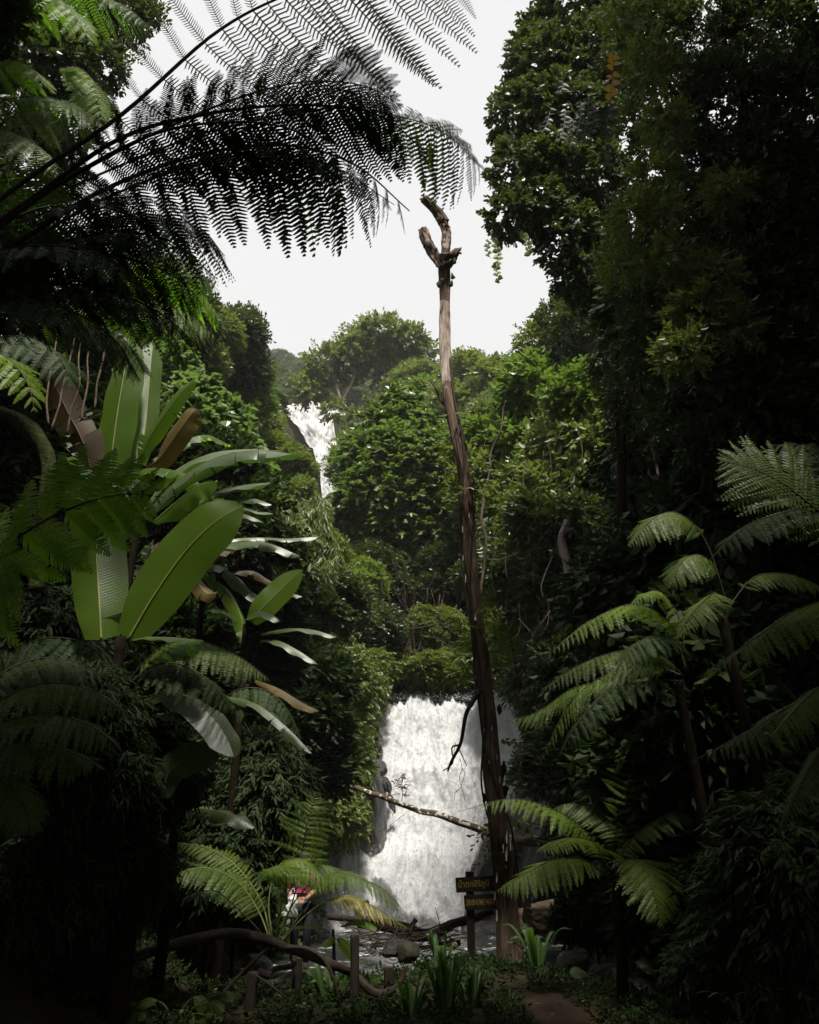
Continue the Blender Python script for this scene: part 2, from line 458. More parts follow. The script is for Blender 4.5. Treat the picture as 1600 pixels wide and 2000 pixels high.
def blob_starts(blobs, S, r, inner=0.55, up_bias=0.25):
    """points through the outer part of lumpy blobs, with outward directions"""
    w8 = np.array([b[1][0] * b[1][1] + b[1][0] * b[1][2] for b in blobs]) ; w8 = w8 / w8.sum()
    bi = r.choice(len(blobs), S, p=w8)
    C = np.array([b[0] for b in blobs]); Rr = np.array([b[1] for b in blobs])
    u = unit(r.normal(0, 1, (S, 3)) + np.array([[0, 0, up_bias]]))
    rad = r.uniform(inner, 1.0, S) ** 0.6 * np.where(r.random(S) < 0.07, r.uniform(1.05, 1.3, S), 1.0)
    lump = 1 + 0.26 * vnoise(u * 2.2 + bi[:, None] * 7.7, 3) + 0.16 * vnoise(u * 5 + bi[:, None] * 3.1, 8)
    p = C[bi] + u * Rr[bi] * (rad * lump)[:, None]
    return p, u


def crown_mesh(name, blobs, S, m, slen, L, W, mat, seed, shape='d', droop=0.15, hang=0.0, inner=0.55, up_bias=0.25, nup=0.7, outw=1.0, fold=0.25, spread=0.9):
    r = np.random.default_rng(seed)
    c, u = blob_starts(blobs, S, r, inner, up_bias)
    d = u * outw + r.normal(0, 0.45, (S, 3))
    V, F = sprays(c, d, m, slen * r.uniform(0.6, 1.3, S), L, W, r, shape, droop, spread, nup, 0.35, hang, fold)
    return mesh_np(name, V, F, False, None, mat)


def tube(path, radii, seg=10, cap=True, ridge=None, seed=0):
    """verts, quads of a tube along path; ridge=(freq round, amp): bark ridges as real relief"""
    P_ = np.asarray([tuple(p) for p in path], dtype=float)
    n = len(P_)
    T = np.gradient(P_, axis=0); T = unit(T)
    ref = np.array([0, 0, 1.0]) if abs(T[0][2]) < 0.9 else np.array([1.0, 0, 0])
    U = np.zeros_like(P_)
    u = np.cross(T[0], ref); u /= np.linalg.norm(u)
    for i in range(n):
        u = u - T[i] * u.dot(T[i]); u /= np.linalg.norm(u)
        U[i] = u
    Wv = np.cross(T, U)
    a = np.linspace(0, 2 * math.pi, seg, endpoint=False)
    rr = np.asarray(radii, dtype=float).reshape(-1, 1) * np.ones((1, seg))
    if ridge:
        fq, amp, lz = ridge
        s = np.concatenate([[0], np.cumsum(np.linalg.norm(np.diff(P_, axis=0), axis=1))])
        q = np.stack([np.cos(a)[None, :] * fq + 0 * s[:, None], np.sin(a)[None, :] * fq + 0 * s[:, None], s[:, None] * lz + 0 * a[None, :]], -1).reshape(-1, 3)
        nz = fbm(q, seed, 4, 0.6).reshape(n, seg)
        nz = np.where(nz > 0, nz * 0.7, nz * 1.3)
        rr = rr * (1 + amp * nz)
    V = P_[:, None, :] + (np.cos(a)[None, :, None] * U[:, None, :] + np.sin(a)[None, :, None] * Wv[:, None, :]) * rr[:, :, None]
    V = V.reshape(-1, 3)
    i = np.arange(n - 1)[:, None] * seg
    j = np.arange(seg)[None, :]
    j2 = (j + 1) % seg
    F = np.stack([i + j, i + j2, i + seg + j2, i + seg + j], -1).reshape(-1, 4)
    if cap:
        V = np.vstack([V, P_[0:1], P_[-1:]])
        e = n * seg
        jj = np.arange(seg)
        f3 = np.concatenate([np.stack([np.full(seg, e), (jj + 1) % seg, jj], 1),
                             np.stack([np.full(seg, e + 1), (n - 1) * seg + jj, (n - 1) * seg + (jj + 1) % seg], 1)], 0)
        return V, [F, f3]
    return V, [F]


def join(parts):
    """[(V,[F..])] -> V,[F..]"""
    Vs, Fs, off = [], [], 0
    for V, F in parts:
        F = F if isinstance(F, list) else [F]
        Vs.append(V)
        Fs += [f + off for f in F]
        off += len(V)
    return np.vstack(Vs), Fs


def curve(pts, n):
    """Catmull-Rom through pts"""
    p = [np.array(tuple(q), dtype=float) for q in pts]
    p = [2 * p[0] - p[1]] + p + [2 * p[-1] - p[-2]]
    out = []
    m = len(p) - 3
    for t in np.linspace(0, m - 1e-6, n):
        i = int(t); f = t - i
        a, b, c, d = p[i:i + 4]
        out.append(0.5 * ((2 * b) + (c - a) * f + (2 * a - 5 * b + 4 * c - d) * f * f + (3 * b - a - 3 * c + d) * f ** 3))
    return np.array(out)


def tube_obj(name, pts, r0, r1, mat, parent=None, n=24, seg=8, ridge=None, off=(0, 0, 0), wob=0.0, seed=0, power=1.0):
    c = curve(pts, n) - np.array(tuple(off))
    if wob:
        c = c + wob * np.stack([vnoise(c * 1.7 + 9, seed), vnoise(c * 1.7 + 31, seed + 1), vnoise(c * 1.7 + 57, seed + 2)], 1) * np.minimum(1, np.linspace(0, 4, n))[:, None]
    rad = r0 + (r1 - r0) * np.linspace(0, 1, n) ** power
    V, F = tube(c, rad, seg, True, ridge, seed)
    return link(name, mesh_np(name, V, F, True, None, mat), None, parent)


# ---- fern pinnae (unit length along +X, leaflets on both sides)
def pinna_mesh(name, mat, np_=26, half=0.10, gap=0.42, droop=0.12, curl=0.0, seed=0, broad=False):
    r = np.random.default_rng(seed)
    V, F = [], []
    def bend(x, y, z=0.0):
        ang = curl * x * x
        return (x * math.cos(ang * 0.5), y, -droop * x * x - math.sin(ang) * 0.5 * x + z)
    for i in range(np_):
        x = 0.03 + 0.97 * i / np_
        st = 0.97 / np_
        wl = half * (math.sin(math.pi * min(1, 0.30 + 0.42 * x)) if x < .5 else 1.0) * (1 - max(0, (x - 0.45) / 0.56) ** 1.6) + 0.006
        for s in (-1, 1):
            l = wl * r.uniform(0.9, 1.1)
            fw = l * (0.32 if not broad else 0.45)
            z = -abs(l) * r.uniform(0.1, 0.55) + r.normal(0, 0.005)
            b = len(V)
            wd = st * (1 - gap)
            V += [bend(x, 0), bend(x + wd, 0), bend(x + fw * 0.7 + wd * 0.9, s * l * 0.7, z * 0.6), bend(x + fw + wd * 0.4, s * l, z), bend(x + fw * 0.55 + wd * 0.1, s * l * 0.6, z * 0.5)]
            F.append((b, b + 1, b + 2, b + 4) if s > 0 else (b + 4, b + 2, b + 1, b))
            V += []
            F.append((b + 4, b + 2, b + 3, b + 3) if s > 0 else (b + 3, b + 3, b + 2, b + 4))
    quads = [f for f in F if len(set(f)) == 4]
    tris = [tuple(dict.fromkeys(f)) for f in F if len(set(f)) == 3]
    k = 8
    b = len(V)
    for i in range(k):
        x = i / (k - 1) * 0.99
        wv = 0.0065 * (1 - 0.8 * x)
        V += [bend(x, -wv, 0.003), bend(x, wv, 0.003)]
    for i in range(k - 1):
        quads.append((b + 2 * i, b + 2 * i + 2, b + 2 * i + 3, b + 2 * i + 1))
    return mesh_np(name, np.array(V), [np.array(quads), np.array(tris)], False, None, mat)


PINNA = {}
for mk in ('fern', 'fern_shaded', 'fern_thin', 'fern_yellow'):
    PINNA[mk] = [pinna_mesh("pinna", M[mk], 26, 0.135, 0.34, d_, c_, s_) for d_, c_, s_ in ((0.10, 0.0, 1), (0.22, 0.15, 2), (0.05, 0.3, 3))]
PINNA['fern_lit'] = [pinna_mesh("pinna", M['fern_lit'], 17, 0.105, 0.42, d_, c_, s_) for d_, c_, s_ in ((0.10, 0.0, 1), (0.22, 0.15, 2), (0.05, 0.3, 3))]
PINNA['fern'] = [pinna_mesh("pinna", M['fern'], 17, 0.105, 0.44, d_, c_, s_) for d_, c_, s_ in ((0.10, 0.0, 1), (0.22, 0.15, 2), (0.05, 0.3, 3))]
PINNA['fern_thin'] = [pinna_mesh("pinna", M['fern_thin'], 30, 0.105, 0.62, d_, c_, s_) for d_, c_, s_ in ((0.10, 0.0, 1), (0.2, 0.1, 2))]
PINNA['fern_bright'] = [pinna_mesh("pinna", M['fern_bright'], 22, 0.15, 0.10, d_, c_, s_, True) for d_, c_, s_ in ((0.06, 0.0, 4), (0.14, 0.1, 5))]
PINNA['fern_curl'] = [pinna_mesh("pinna", M['fern'], 20, 0.10, 0.30, -0.22, -0.2, 7), pinna_mesh("pinna", M['fern'], 20, 0.09, 0.30, 0.45, 0.9, 8)]


def frond(parent, pts, up, Lmax, n, mat='fern', t0=0.22, r0=0.012, hang=0.25, fwd=0.35, wscale=1.0, rach='rachis', seed=0, peak=0.38, lside=1.0, rside=1.0, split=True, name='frond', tipscale=0.12, label=None):
    """one fern leaf: rachis through world points pts, pinnae in pairs; up = the upper face's direction"""
    r = random.Random(seed * 7 + 1)
    base = np.array(tuple(parent.location))
    c = curve(pts, 40)
    rad = r0 * (1 - 0.82 * np.linspace(0, 1, 40))
    V, F = tube(c - base, rad, 6)
    fo = link(name, mesh_np(name, V, F, True, None, M[rach]), None, parent)
    if label: fo['label'] = label
    up = Vector(up).normalized()
    bl = PINNA[mat]
    baked = []
    n = max(8, int(n * (0.72 if mat in ('fern_shaded', 'fern_thin', 'fern_bright') else 1.3)))
    for i in range(n):
        q = (i + 0.5) / n
        t = t0 + (0.985 - t0) * q ** 0.93
        k = t * 39
        i0 = min(int(k), 38); f = k - i0
        p = Vector(c[i0] * (1 - f) + c[i0 + 1] * f)
        T = Vector(c[min(i0 + 2, 39)] - c[max(i0 - 1, 0)]).normalized()
        S = T.cross(up)
        if S.length < 1e-3: continue
        S.normalize()
        N0 = S.cross(T).normalized()
        if q < peak:
            ln = 0.55 + 0.45 * math.sin(q / peak * math.pi / 2)
        else:
            ln = max(tipscale, math.cos((q - peak) / (1.0 - peak) * math.pi / 2) ** 0.85)
        for sg, sf in ((1, rside), (-1, lside)):
            if sf <= 0: continue
            l = Lmax * ln * sf * r.uniform(0.93, 1.06)
            a = fwd + 0.5 * q * q + r.uniform(-0.13, 0.13)
            d = S * (sg * math.cos(a)) + T * math.sin(a)
            d = d + Vector((r.uniform(-.06, .06), 0, -hang * r.uniform(0.8, 1.25) - r.uniform(-0.05, 0.08)))
            d.normalize()
            N = (N0 - d * N0.dot(d))
            if N.length < 1e-3: N = T.cross(d)
            N.normalize()
            N = (N + T * r.uniform(-0.4, 0.4)).normalized()
            Yv = N.cross(d).normalized()
            N = d.cross(Yv)
            me = bl[r.randrange(len(bl))]
            pp = p - Vector(base)
            mt = Matrix(((d.x * l, Yv.x * l * wscale, N.x * l, pp.x), (d.y * l, Yv.y * l * wscale, N.y * l, pp.y), (d.z * l, Yv.z * l * wscale, N.z * l, pp.z), (0, 0, 0, 1)))
            if split:
                link("pinna", me, None, fo, mt)
            else:
                baked.append((me, mt))
    if baked:
        Vs, Fs, off = [], [], 0
        Vq, Fq = [], []
        for me, mt in baked:
            nv = len(me.vertices)
            co = np.empty(nv * 3, dtype=np.float32); me.vertices.foreach_get("co", co)
            A = np.array(mt)
            Vq.append(co.reshape(-1, 3) @ A[:3, :3].T + A[:3, 3])
            key = me.name
            if key not in _polycache:
                _polycache[key] = (np.array([p.vertices[:] for p in me.polygons if len(p.vertices) == 4]), np.array([p.vertices[:] for p in me.polygons if len(p.vertices) == 3]))
            f4, f3 = _polycache[key]
            Fq += [f4 + off, f3 + off]
            off += nv
        link("pinnae", mesh_np("pinnae", np.vstack(Vq), Fq, False, None, baked[0][0].materials[0]), None, fo)['kind'] = 'stuff'
    return fo


_polycache = {}


# ---- banana leaves
def banana_leaf(parent, pts, up, width, mat='banana', nx=44, ny=5, fold=0.3, tears=0, seed=0, base_w=0.35, tip_pow=0.55, wave=0.03, roll=0.0, label=None, name='leaf'):
    r = random.Random(seed + 100)
    base = np.array(tuple(parent.location))
    c = curve(pts, nx)
    T = unit(np.gradient(c, axis=0))
    up = np.array(up, dtype=float)
    S = unit(np.cross(T, up[None, :]))
    N = np.cross(S, T)
    tt = np.linspace(0, 1, nx)
    prof = np.minimum(1, base_w + (1 - base_w) * np.sin(np.clip(tt / 0.35, 0, 1) * math.pi / 2)) * np.clip(1 - np.clip((tt - 0.55) / 0.45, 0, 1) ** 2.4, 0.02, 1) ** tip_pow
    slen = np.linalg.norm(c[-1] - c[0])
    V, UV, F = [], [], []
    for sg in (1, -1):
        cuts = sorted(r.uniform(0.12, 0.95) for _ in range(tears))
        seg_of = [sum(1 for q in cuts if q < t) for t in tt]
        drp = [r.uniform(-0.15, 0.45) for _ in range(tears + 1)] if tears else [0]
        shr = [r.uniform(0.8, 1.0) for _ in range(tears + 1)] if tears else [1]
        for i in range(nx):
            for dup in ((0,) if (i == 0 or i == nx - 1 or seg_of[i] == seg_of[i - 1]) else (1, 0)):
                sgid = seg_of[i - 1] if dup else seg_of[i]
                row = []
                for j in range(ny + 1):
                    y = j / ny
                    wv = width * 0.5 * prof[i] * shr[sgid]
                    ang = fold + roll * y + (drp[sgid] * y if tears else 0)
                    wob = wave * width * math.sin(tt[i] * 23 + sg * 1.3 + seed) * y * y + wave * width * 0.8 * math.sin(tt[i] * 9 + seed * 2.1) * y
                    q = c[i] + S[i] * (sg * wv * y * math.cos(ang)) - N[i] * (wv * y * math.sin(ang) + wob) + T[i] * (wv * y * 0.18) + (T[i] * (slen * 0.006 * (1 if not dup else -1) * y) if tears else 0)
                    row.append(len(V)); V.append(q); UV.append((tt[i] * slen, y * sg))
                if i > 0 and not (dup == 0 and seg_of[i] != seg_of[i - 1]):
                    for j in range(ny):
                        f = (prev[j], row[j], row[j + 1], prev[j + 1])
                        F.append(f if sg > 0 else f[::-1])
                prev = row
    lo = link(name, mesh_np(name, np.array(V) - base, np.array(F), True, np.array(UV), M[mat]), None, parent)
    if label: lo['label'] = label
    rv, rf = tube(c - base - N * 0.002, 0.014 * (1 - 0.8 * tt) * (width / 0.6), 6)
    link("midrib", mesh_np("midrib", rv, rf, True, None, M['midrib_brown' if mat in ('banana_brown', 'banana_old') else 'midrib']), None, lo)
    return lo


def rock_mesh(name, mat, seed, sub=4, amp=0.35, freq=1.3, flat=(1, 1, 1)):
    import bmesh
    bm = bmesh.new()
    bmesh.ops.create_icosphere(bm, subdivisions=sub, radius=1)
    p = np.array([v.co[:] for v in bm.verts])
    d = fbm(p * freq + seed * 5.1, seed, 5, 0.5)
    q = np.abs(fbm(p * freq * 1.5 + seed * 2.7, seed + 9, 2))
    p = p * (1 + amp * d + 0.25 * amp * q)[:, None]
    rr_ = np.random.default_rng(seed + 500)
    if amp > 0.1:
        for k in range(14):
            n = rr_.normal(0, 1, 3); n /= np.linalg.norm(n)
            p = p - n[None, :] * np.maximum(0, p @ n - rr_.uniform(0.55, 0.9))[:, None] * 0.85
        p = p * (1 + 0.10 * amp * fbm(p * 9, seed + 3, 3))[:, None]
    p = p * np.array(flat)
    for v, k in zip(bm.verts, p): v.co = k
    me = bpy.data.meshes.new(name)
    bm.to_mesh(me); bm.free()
    me.polygons.foreach_set("use_smooth", [True] * len(me.polygons))
    me.materials.append(mat)
    return me

# ------------------------------------------------------------------ the lie of the land
_by = np.array([-60, 8, 12.5, 14.5, 29.3, 30.5, 33.5, 105, 109, 114, 232, 320])
_bz = np.array([0.6, 0.0, 0.0, -0.45, -0.75, -0.6, 7.0, 50.0, 52.0, 69.0, 140.0, 150.0])


def xc(y):
    return 1.0 - np.maximum(y - 30, 0) * 0.205


def ground(x, y):
    x = np.asarray(x, dtype=float); y = np.asarray(y, dtype=float)
    b = np.interp(y, _by, _bz)
    # a tongue of path and bank in the middle, streams either side of it
    tongue = np.exp(-((x - 1.1) / 1.5) ** 2) * np.clip((18.5 - y) / 2, 0, 1) * np.clip((y - 11) / 2, 0, 1)
    b = b + 0.42 * tongue
    wl = np.interp(y, [0, 12, 16, 22, 30, 60, 110, 200], [3.2, 4.0, 4.2, 3.8, 3.2, 8, 14, 40])
    wr = np.interp(y, [0, 12, 16, 22, 30, 60, 110, 200], [3.5, 5.2, 5.0, 4.5, 4.4, 8, 14, 40])
    dl = np.maximum(xc(y) - wl - x, 0); dr = np.maximum(x - xc(y) - wr, 0)
    hl = 16 * (1 - np.exp(-dl * 0.75 / 16)); hr = 16 * (1 - np.exp(-dr * 0.85 / 16))
    side = hl * np.clip((y + 4) / 14, 0.1, 1) + hr * np.clip((y + 4) / 14, 0.1, 1)
    fade = np.interp(y, [0, 110, 200, 240], [1, 1, 0.35, 0.2])
    z = b + side * fade
    q = np.stack([x.ravel() * 0.35, y.ravel() * 0.35, 0 * x.ravel()], 1)
    amp = np.interp(y, [0, 14, 30, 100], [0.10, 0.14, 0.4, 1.4])
    return z + (fbm(q, 4, 4) * amp.ravel()).reshape(x.shape)


def gz(x, y):
    return float(ground(np.array([x]), np.array([y]))[0])


ys = np.concatenate([np.linspace(-60, 4, 22), np.linspace(4.5, 44, 150), np.linspace(45, 130, 90), np.linspace(132, 320, 50)])
xs = np.concatenate([np.linspace(-140, -26, 24), np.linspace(-25, 25, 130), np.linspace(26, 140, 24)])
X, Y = np.meshgrid(xs, ys)
Z = ground(X, Y)
V = np.stack([X.ravel(), Y.ravel(), Z.ravel()], 1)
nx_, ny_ = len(xs), len(ys)
ii = (np.arange(ny_ - 1)[:, None] * nx_ + np.arange(nx_ - 1)[None, :]).ravel()
F = np.stack([ii, ii + 1, ii + nx_ + 1, ii + nx_], 1)
o = link("ground", mesh_np("ground", V, F, True, None, M['soil']))
tag(o, kind='structure')
# thin humid air over the whole valley
hm, hn, ho = newmat("haze")
hv = hn.nodes.new("ShaderNodeVolumePrincipled")
hv.inputs['Color'].default_value = (0.93, 0.95, 0.95, 1)
hv.inputs['Density'].default_value = 0.00036
hn.links.new(hv.outputs[0], ho.inputs['Volume'])
hx, hy0, hy1, hz0, hz1 = 145, -64, 324, -6, 215
hz_v = [(x_, y_, z_) for z_ in (hz0, hz1) for (x_, y_) in ((-hx, hy0), (hx, hy0), (hx, hy1), (-hx, hy1))]
o = link("haze", mesh_np("haze", np.array(hz_v), np.array([(3, 2, 1, 0), (4, 5, 6, 7), (0, 1, 5, 4), (1, 2, 6, 5), (2, 3, 7, 6), (3, 0, 4, 7)]), False, None, hm))
tag(o, "thin pale haze in the valley air", kind='stuff')

# beaten path, a few mm above the ground it follows
pv, pf = [], []
for i in range(34):
    y = 7.0 + i * 0.145
    cx = 1.75 + 0.12 * math.sin(y * 0.8)
    hw = 0.42 + 0.10 * math.sin(y * 2.1)
    for j in range(9):
        x = cx + (j / 4 - 1) * hw
        pv.append((x, y, gz(x, y) + 0.02 * (1 - (j / 4 - 1) ** 2) + 0.004))
pf = [(i * 9 + j, i * 9 + j + 1, (i + 1) * 9 + j + 1, (i + 1) * 9 + j) for i in range(33) for j in range(8)]
tag(link("path", mesh_np("path", np.array(pv), np.array(pf), True, None, M['path'])), kind='structure')

# stream below the fall, broken white water over stones
gx = np.linspace(-9, 9, 150); gy = np.linspace(9, 31, 180)
X, Y = np.meshgrid(gx, gy)
Zw = -0.28 + 0.05 * fbm(np.stack([X.ravel() * 2.2, Y.ravel() * 1.6, 0 * X.ravel()], 1), 21, 4).reshape(X.shape) + np.interp(Y, [9, 14, 20, 28, 31], [-0.14, -0.02, 0.02, 0.0, 0.02])
V = np.stack([X.ravel(), Y.ravel(), Zw.ravel()], 1)
ii = (np.arange(len(gy) - 1)[:, None] * len(gx) + np.arange(len(gx) - 1)[None, :]).ravel()
F = np.stack([ii, ii + 1, ii + len(gx) + 1, ii + len(gx)], 1)
tag(link("stream", mesh_np("stream", V, F, True, None, M['stream'])), kind='structure')

# ------------------------------------------------------------------ waterfalls
def lower_profile(u, v):
    """u 0..1 across (left to right), v 0..1 top to bottom -> point"""
    xl = np.interp(v, [0, .2, .5, .62, 1], [-1.45, -1.7, -1.65, -2.9, -3.5])
    xr = np.interp(v, [0, .3, .5, 1], [4.1, 4.5, 4.3, 3.0])
    x = xl + (xr - xl) * u
    z = 7.95 - 8.7 * v ** 1.02
    out_ = 1.5 * np.clip((v - .52) / .3, 0, 1) * (1 - u) ** 2
    y = np.interp(v, [0, .05, .3, .36, .62, .70, .92, 1], [33.2, 32.3, 31.3, 30.9, 30.2, 29.6, 28.9, 28.2]) - out_
    return x, y, z


nu, nv = 150, 240
U_, V_ = np.meshgrid(np.linspace(0, 1, nu), np.linspace(0, 1, nv))
x, y, z = lower_profile(U_, V_)
q = np.stack([x.ravel() * 1.3, z.ravel() * 0.45, y.ravel() * 0.2], 1)
lump = fbm(q, 31, 5, 0.55).reshape(x.shape)
q2 = np.stack([x.ravel() * 5, z.ravel() * 1.6, 0 * x.ravel()], 1)
fine = fbm(q2, 41, 4, 0.6).reshape(x.shape)
y = y - 0.24 * lump - 0.045 * fine
z = z + 0.06 * fine + (0.22 * np.sin(x * 1.9 + 1) + 0.16 * np.sin(x * 4.3) + 0.10 * fine) * np.clip(1 - V_ * 7, 0, 1)
lowfall = thing("waterfall", (1.0, 29.0, -0.5), "wide white waterfall crashing over the near ledge behind the bare trunk", "waterfall")
base = np.array(lowfall.location)
V = np.stack([x.ravel(), y.ravel(), z.ravel()], 1)
ii = (np.arange(nv - 1)[:, None] * nu + np.arange(nu - 1)[None, :]).ravel()
F = np.stack([ii, ii + nu, ii + nu + 1, ii + 1], 1)
link("water_sheet", mesh_np("water_sheet", V - base, F, True, None, M['foam']), None, lowfall)
# approaching water behind the lip
V2, n2 = [], 40
for i in range(8):
    for j in range(n2):
        u = j / (n2 - 1)
        xx, yy, zz = lower_profile(np.array(u), np.array(0.0))
        V2.append((float(xx) - i * 0.1, float(yy) + 0.15 + i * 0.8, float(zz) - 0.02 + i * 0.1))
F2 = [(i * n2 + j, i * n2 + j + 1, (i + 1) * n2 + j + 1, (i + 1) * n2 + j) for i in range(7) for j in range(n2 - 1)]
link("brook", mesh_np("brook", np.array(V2) - base, np.array(F2), True, None, M['foam']), None, lowfall)
# thrown spray: small flecks of water standing off the sheet
S = 34000
uu = rng.uniform(0, 1, S); vv = rng.beta(1.3, 0.9, S)
edge = rng.random(S) < 0.4
uu = np.where(edge, np.where(rng.random(S) < 0.5, rng.beta(1, 18, S), rng.beta(18, 1, S)), uu)
x, y, z = lower_profile(uu, vv)
pp = np.stack([x + rng.normal(0, 0.10, S), y - 0.15 - np.abs(rng.normal(0, 0.28, S)), z + rng.normal(0, 0.15, S) + 0.05], 1)
top = rng.random(S) < 0.06
pp[top] = np.stack(lower_profile(uu[top], np.full(top.sum(), 0.01)), 1) + np.stack([rng.normal(0, .1, top.sum()), rng.normal(0, .2, top.sum()), np.abs(rng.normal(0, .10, top.sum()))], 1)
sz = rng.uniform(0.010, 0.030, S)
Vs, Fs = leaf_arrays(pp, rng.normal(0, 1, (S, 3)) + np.array([[0, 0, -1.2]]), rng.normal(0, 1, (S, 3)), sz * 2, sz * 0.6, 'd', 0.4)
so_ = link("spray", mesh_np("spray", Vs - base, Fs, False, None, M['foam']), None, lowfall)
so_['kind'] = 'stuff'

# fine spray drifting at the foot of the fall
mm_, mn_, mo_ = newmat("mist")
mv_ = mn_.nodes.new("ShaderNodeVolumePrincipled"); mv_.inputs['Color'].default_value = (0.96, 0.97, 0.97, 1); mv_.inputs['Density'].default_value = 0.085
mn_.links.new(mv_.outputs[0], mo_.inputs['Volume'])
for k, (c_, s_) in enumerate([((0.0, 27.4, 0.5), (2.3, .9, 1.3)), ((-1.6, 27.9, 1.2), (1.4, .7, 1.1)), ((0.6, 28.2, 2.2), (1.8, .7, 2.2))]):
    o = link("mist", rock_mesh("mist", mm_, 70 + k, 3, 0.0), None, None, Matrix.Translation(c_) @ Matrix.Diagonal((*s_, 1)))
    tag(o, ["low veil of spray at the foot of the lower fall", "puff of spray at the lower left of the fall", "tall thin veil of spray before the lower fall"][k], kind='stuff')

# upper fall, far up the valley
upfall = thing("waterfall", P(640, 955, 107), "distant upper waterfall spilling down a pale cliff high up the valley", "waterfall")
base = np.array(upfall.location)
nu, nv = 60, 90
rows = [(785, 552, 640), (800, 556, 645), (820, 572, 650), (850, 592, 655), (880, 612, 662), (920, 624, 668), (975, 630, 676)]
Vv = []
for a in range(nv):
    v = a / (nv - 1)
    py = 783 + v * 195
    l = np.interp(py, [r_[0] for r_ in rows], [r_[1] for r_ in rows]); rr_ = np.interp(py, [r_[0] for r_ in rows], [r_[2] for r_ in rows])
    YY = np.interp(py, [783, 790, 822, 828, 870, 880, 978], [116, 113.5, 112.3, 111.2, 110.2, 109, 106.5])
    for b in range(nu):
        u = b / (nu - 1)
        Vv.append(P(l + (rr_ - l) * u, py + (6 * math.sin(u * 9) + 5 * (1 - u)) * (1 - v) ** 6, YY))
Vv = np.array([tuple(p) for p in Vv])
nz = fbm(Vv * np.array([[0.5, 0.3, 0.3]]), 51, 5, 0.6)
Vv[:, 1] -= 0.6 * nz
Vv[:, 2] += 0.25 * nz
ii = (np.arange(nv - 1)[:, None] * nu + np.arange(nu - 1)[None, :]).ravel()
F = np.stack([ii, ii + nu, ii + nu + 1, ii + 1], 1)
link("water_sheet", mesh_np("water_sheet", Vv - base, F, True, None, M['foam_far']), None, upfall)
# ------------------------------------------------------------------ rocks round the lower fall
def rock(px, py, Y, sx, sy, sz, mat, seed, label, rot=0.0, sub=4, amp=0.3, tilt=0.0):
    p = P(px, py, Y)
    o = link("boulder", rock_mesh("boulder", M[mat], seed, sub, amp))
    o.location = p; o.scale = (sx, sy, sz); o.rotation_euler = (0, tilt, rot)
    return tag(o, label, "boulder", "boulders around the falls")


rock(1040, 1735, 28.0, 2.0, 1.3, 2.7, 'rock', 1, "big wet dark boulder right of the lower fall behind the trunk", 0.3, 5, 0.3, 0.42)
rock(968, 1690, 27.4, 0.85, 0.8, 1.7, 'rock', 41, "steep wet dark rock cutting diagonally into the fall behind the trunk", 0.5, 5, 0.3, 0.5)
rock(945, 1790, 27.0, 0.8, 0.7, 1.0, 'rock', 42, "low wet dark rock behind the signpost boards", 1.2, 4, 0.3, 0.3)
rock(985, 1835, 26.8, 1.4, 1.0, 0.9, 'rock', 2, "dark wet rock low behind the signpost at the fall's foot", 0.2, 4)
rock(1095, 1790, 20.0, 0.95, 0.6, 0.42, 'rock_brown', 3, "brown flat topped rock right of the trunk below the fern", 0.4, 5, 0.22)
rock(1025, 1800, 20.4, 0.42, 0.4, 0.6, 'rock_brown', 4, "small pointed brown rock close to the trunk's right side", 0.2, 4)
rock(725, 1560, 29.5, 0.45, 0.9, 1.9, 'rock', 5, "dark overhanging rock slab at the left edge of the fall", 0.1, 5, 0.2, -0.12)
rock(672, 1590, 28.7, 0.7, 0.7, 0.5, 'rock', 6, "dark undercut rock below the left bank of the fall", 0.6, 4)
rock(610, 1600, 28.6, 1.5, 1.2, 1.7, 'rock_moss', 7, "mossy rock under the creepers of the left bank", 0.2, 4)
rock(800, 1860, 15.0, 0.22, 0.2, 0.2, 'rock_moss', 8, "small grey stone behind the rail's hooked end", 0.2, 3)
rock(1130, 1560, 29.6, 2.6, 1.6, 2.4, 'rock_moss', 9, "mossy dark rock wall right of the fall under ferns", 0.2, 5)
rock(780, 1852, 15.6, 0.32, 0.3, 0.16, 'rock', 10, "low dark rock heaped with driftwood before the fall", 0.9, 4)
for k, (px, py, Y, s) in enumerate([(746, 1500, 30.35, .34), (757, 1535, 29.9, .2), (731, 1468, 30.7, .5), (738, 1530, 30.3, .36), (765, 1566, 29.6, .16)]):
    rock(px, py, Y, s * (.8 + .3 * (k % 2)), s * .8, s * (1.2 + .5 * (k % 3)), 'rock', 90 + k, ["small dark rock splitting the water high on the fall's left side", "small rock just below the one splitting the water", "dark rock at the water's left rim beneath the creepers", "little rock between the two splitting the water", "small rock showing through the water above the log", "tiny rock in the white water left of the fall's foot"][k], k * .9, 4, 0.55, .3 * (k - 2))
for k, (px, py, Y, s) in enumerate([(1180, 1905, 14.6, .22), (1260, 1915, 14.2, .3), (1330, 1900, 14.8, .25), (1215, 1955, 12.8, .18), (1400, 1950, 13.0, .3), (1120, 1880, 16, .3), (560, 1930, 13.2, .2), (505, 1890, 15.0, .3), (1290, 1880, 15.6, .3)]):
    rock(px, py, Y, s * 1.3, s, s * 0.7, 'rock', 20 + k, ["wet stone in the stream left of the arrow shaped leaves", "wet stone in the stream right of the arrow shaped leaves", "wet stone in the stream under the tree fern's dark stem", "small stone nearest the path in the right hand stream", "flat stone farthest right in the stream", "stone in the stream behind the trunk's foot", "small stone in the little stream by the spotted post", "dark stone in the little stream under the crooked rail", "stone at the stream's far bank behind the tree fern"][k], k * 1.1, 3)

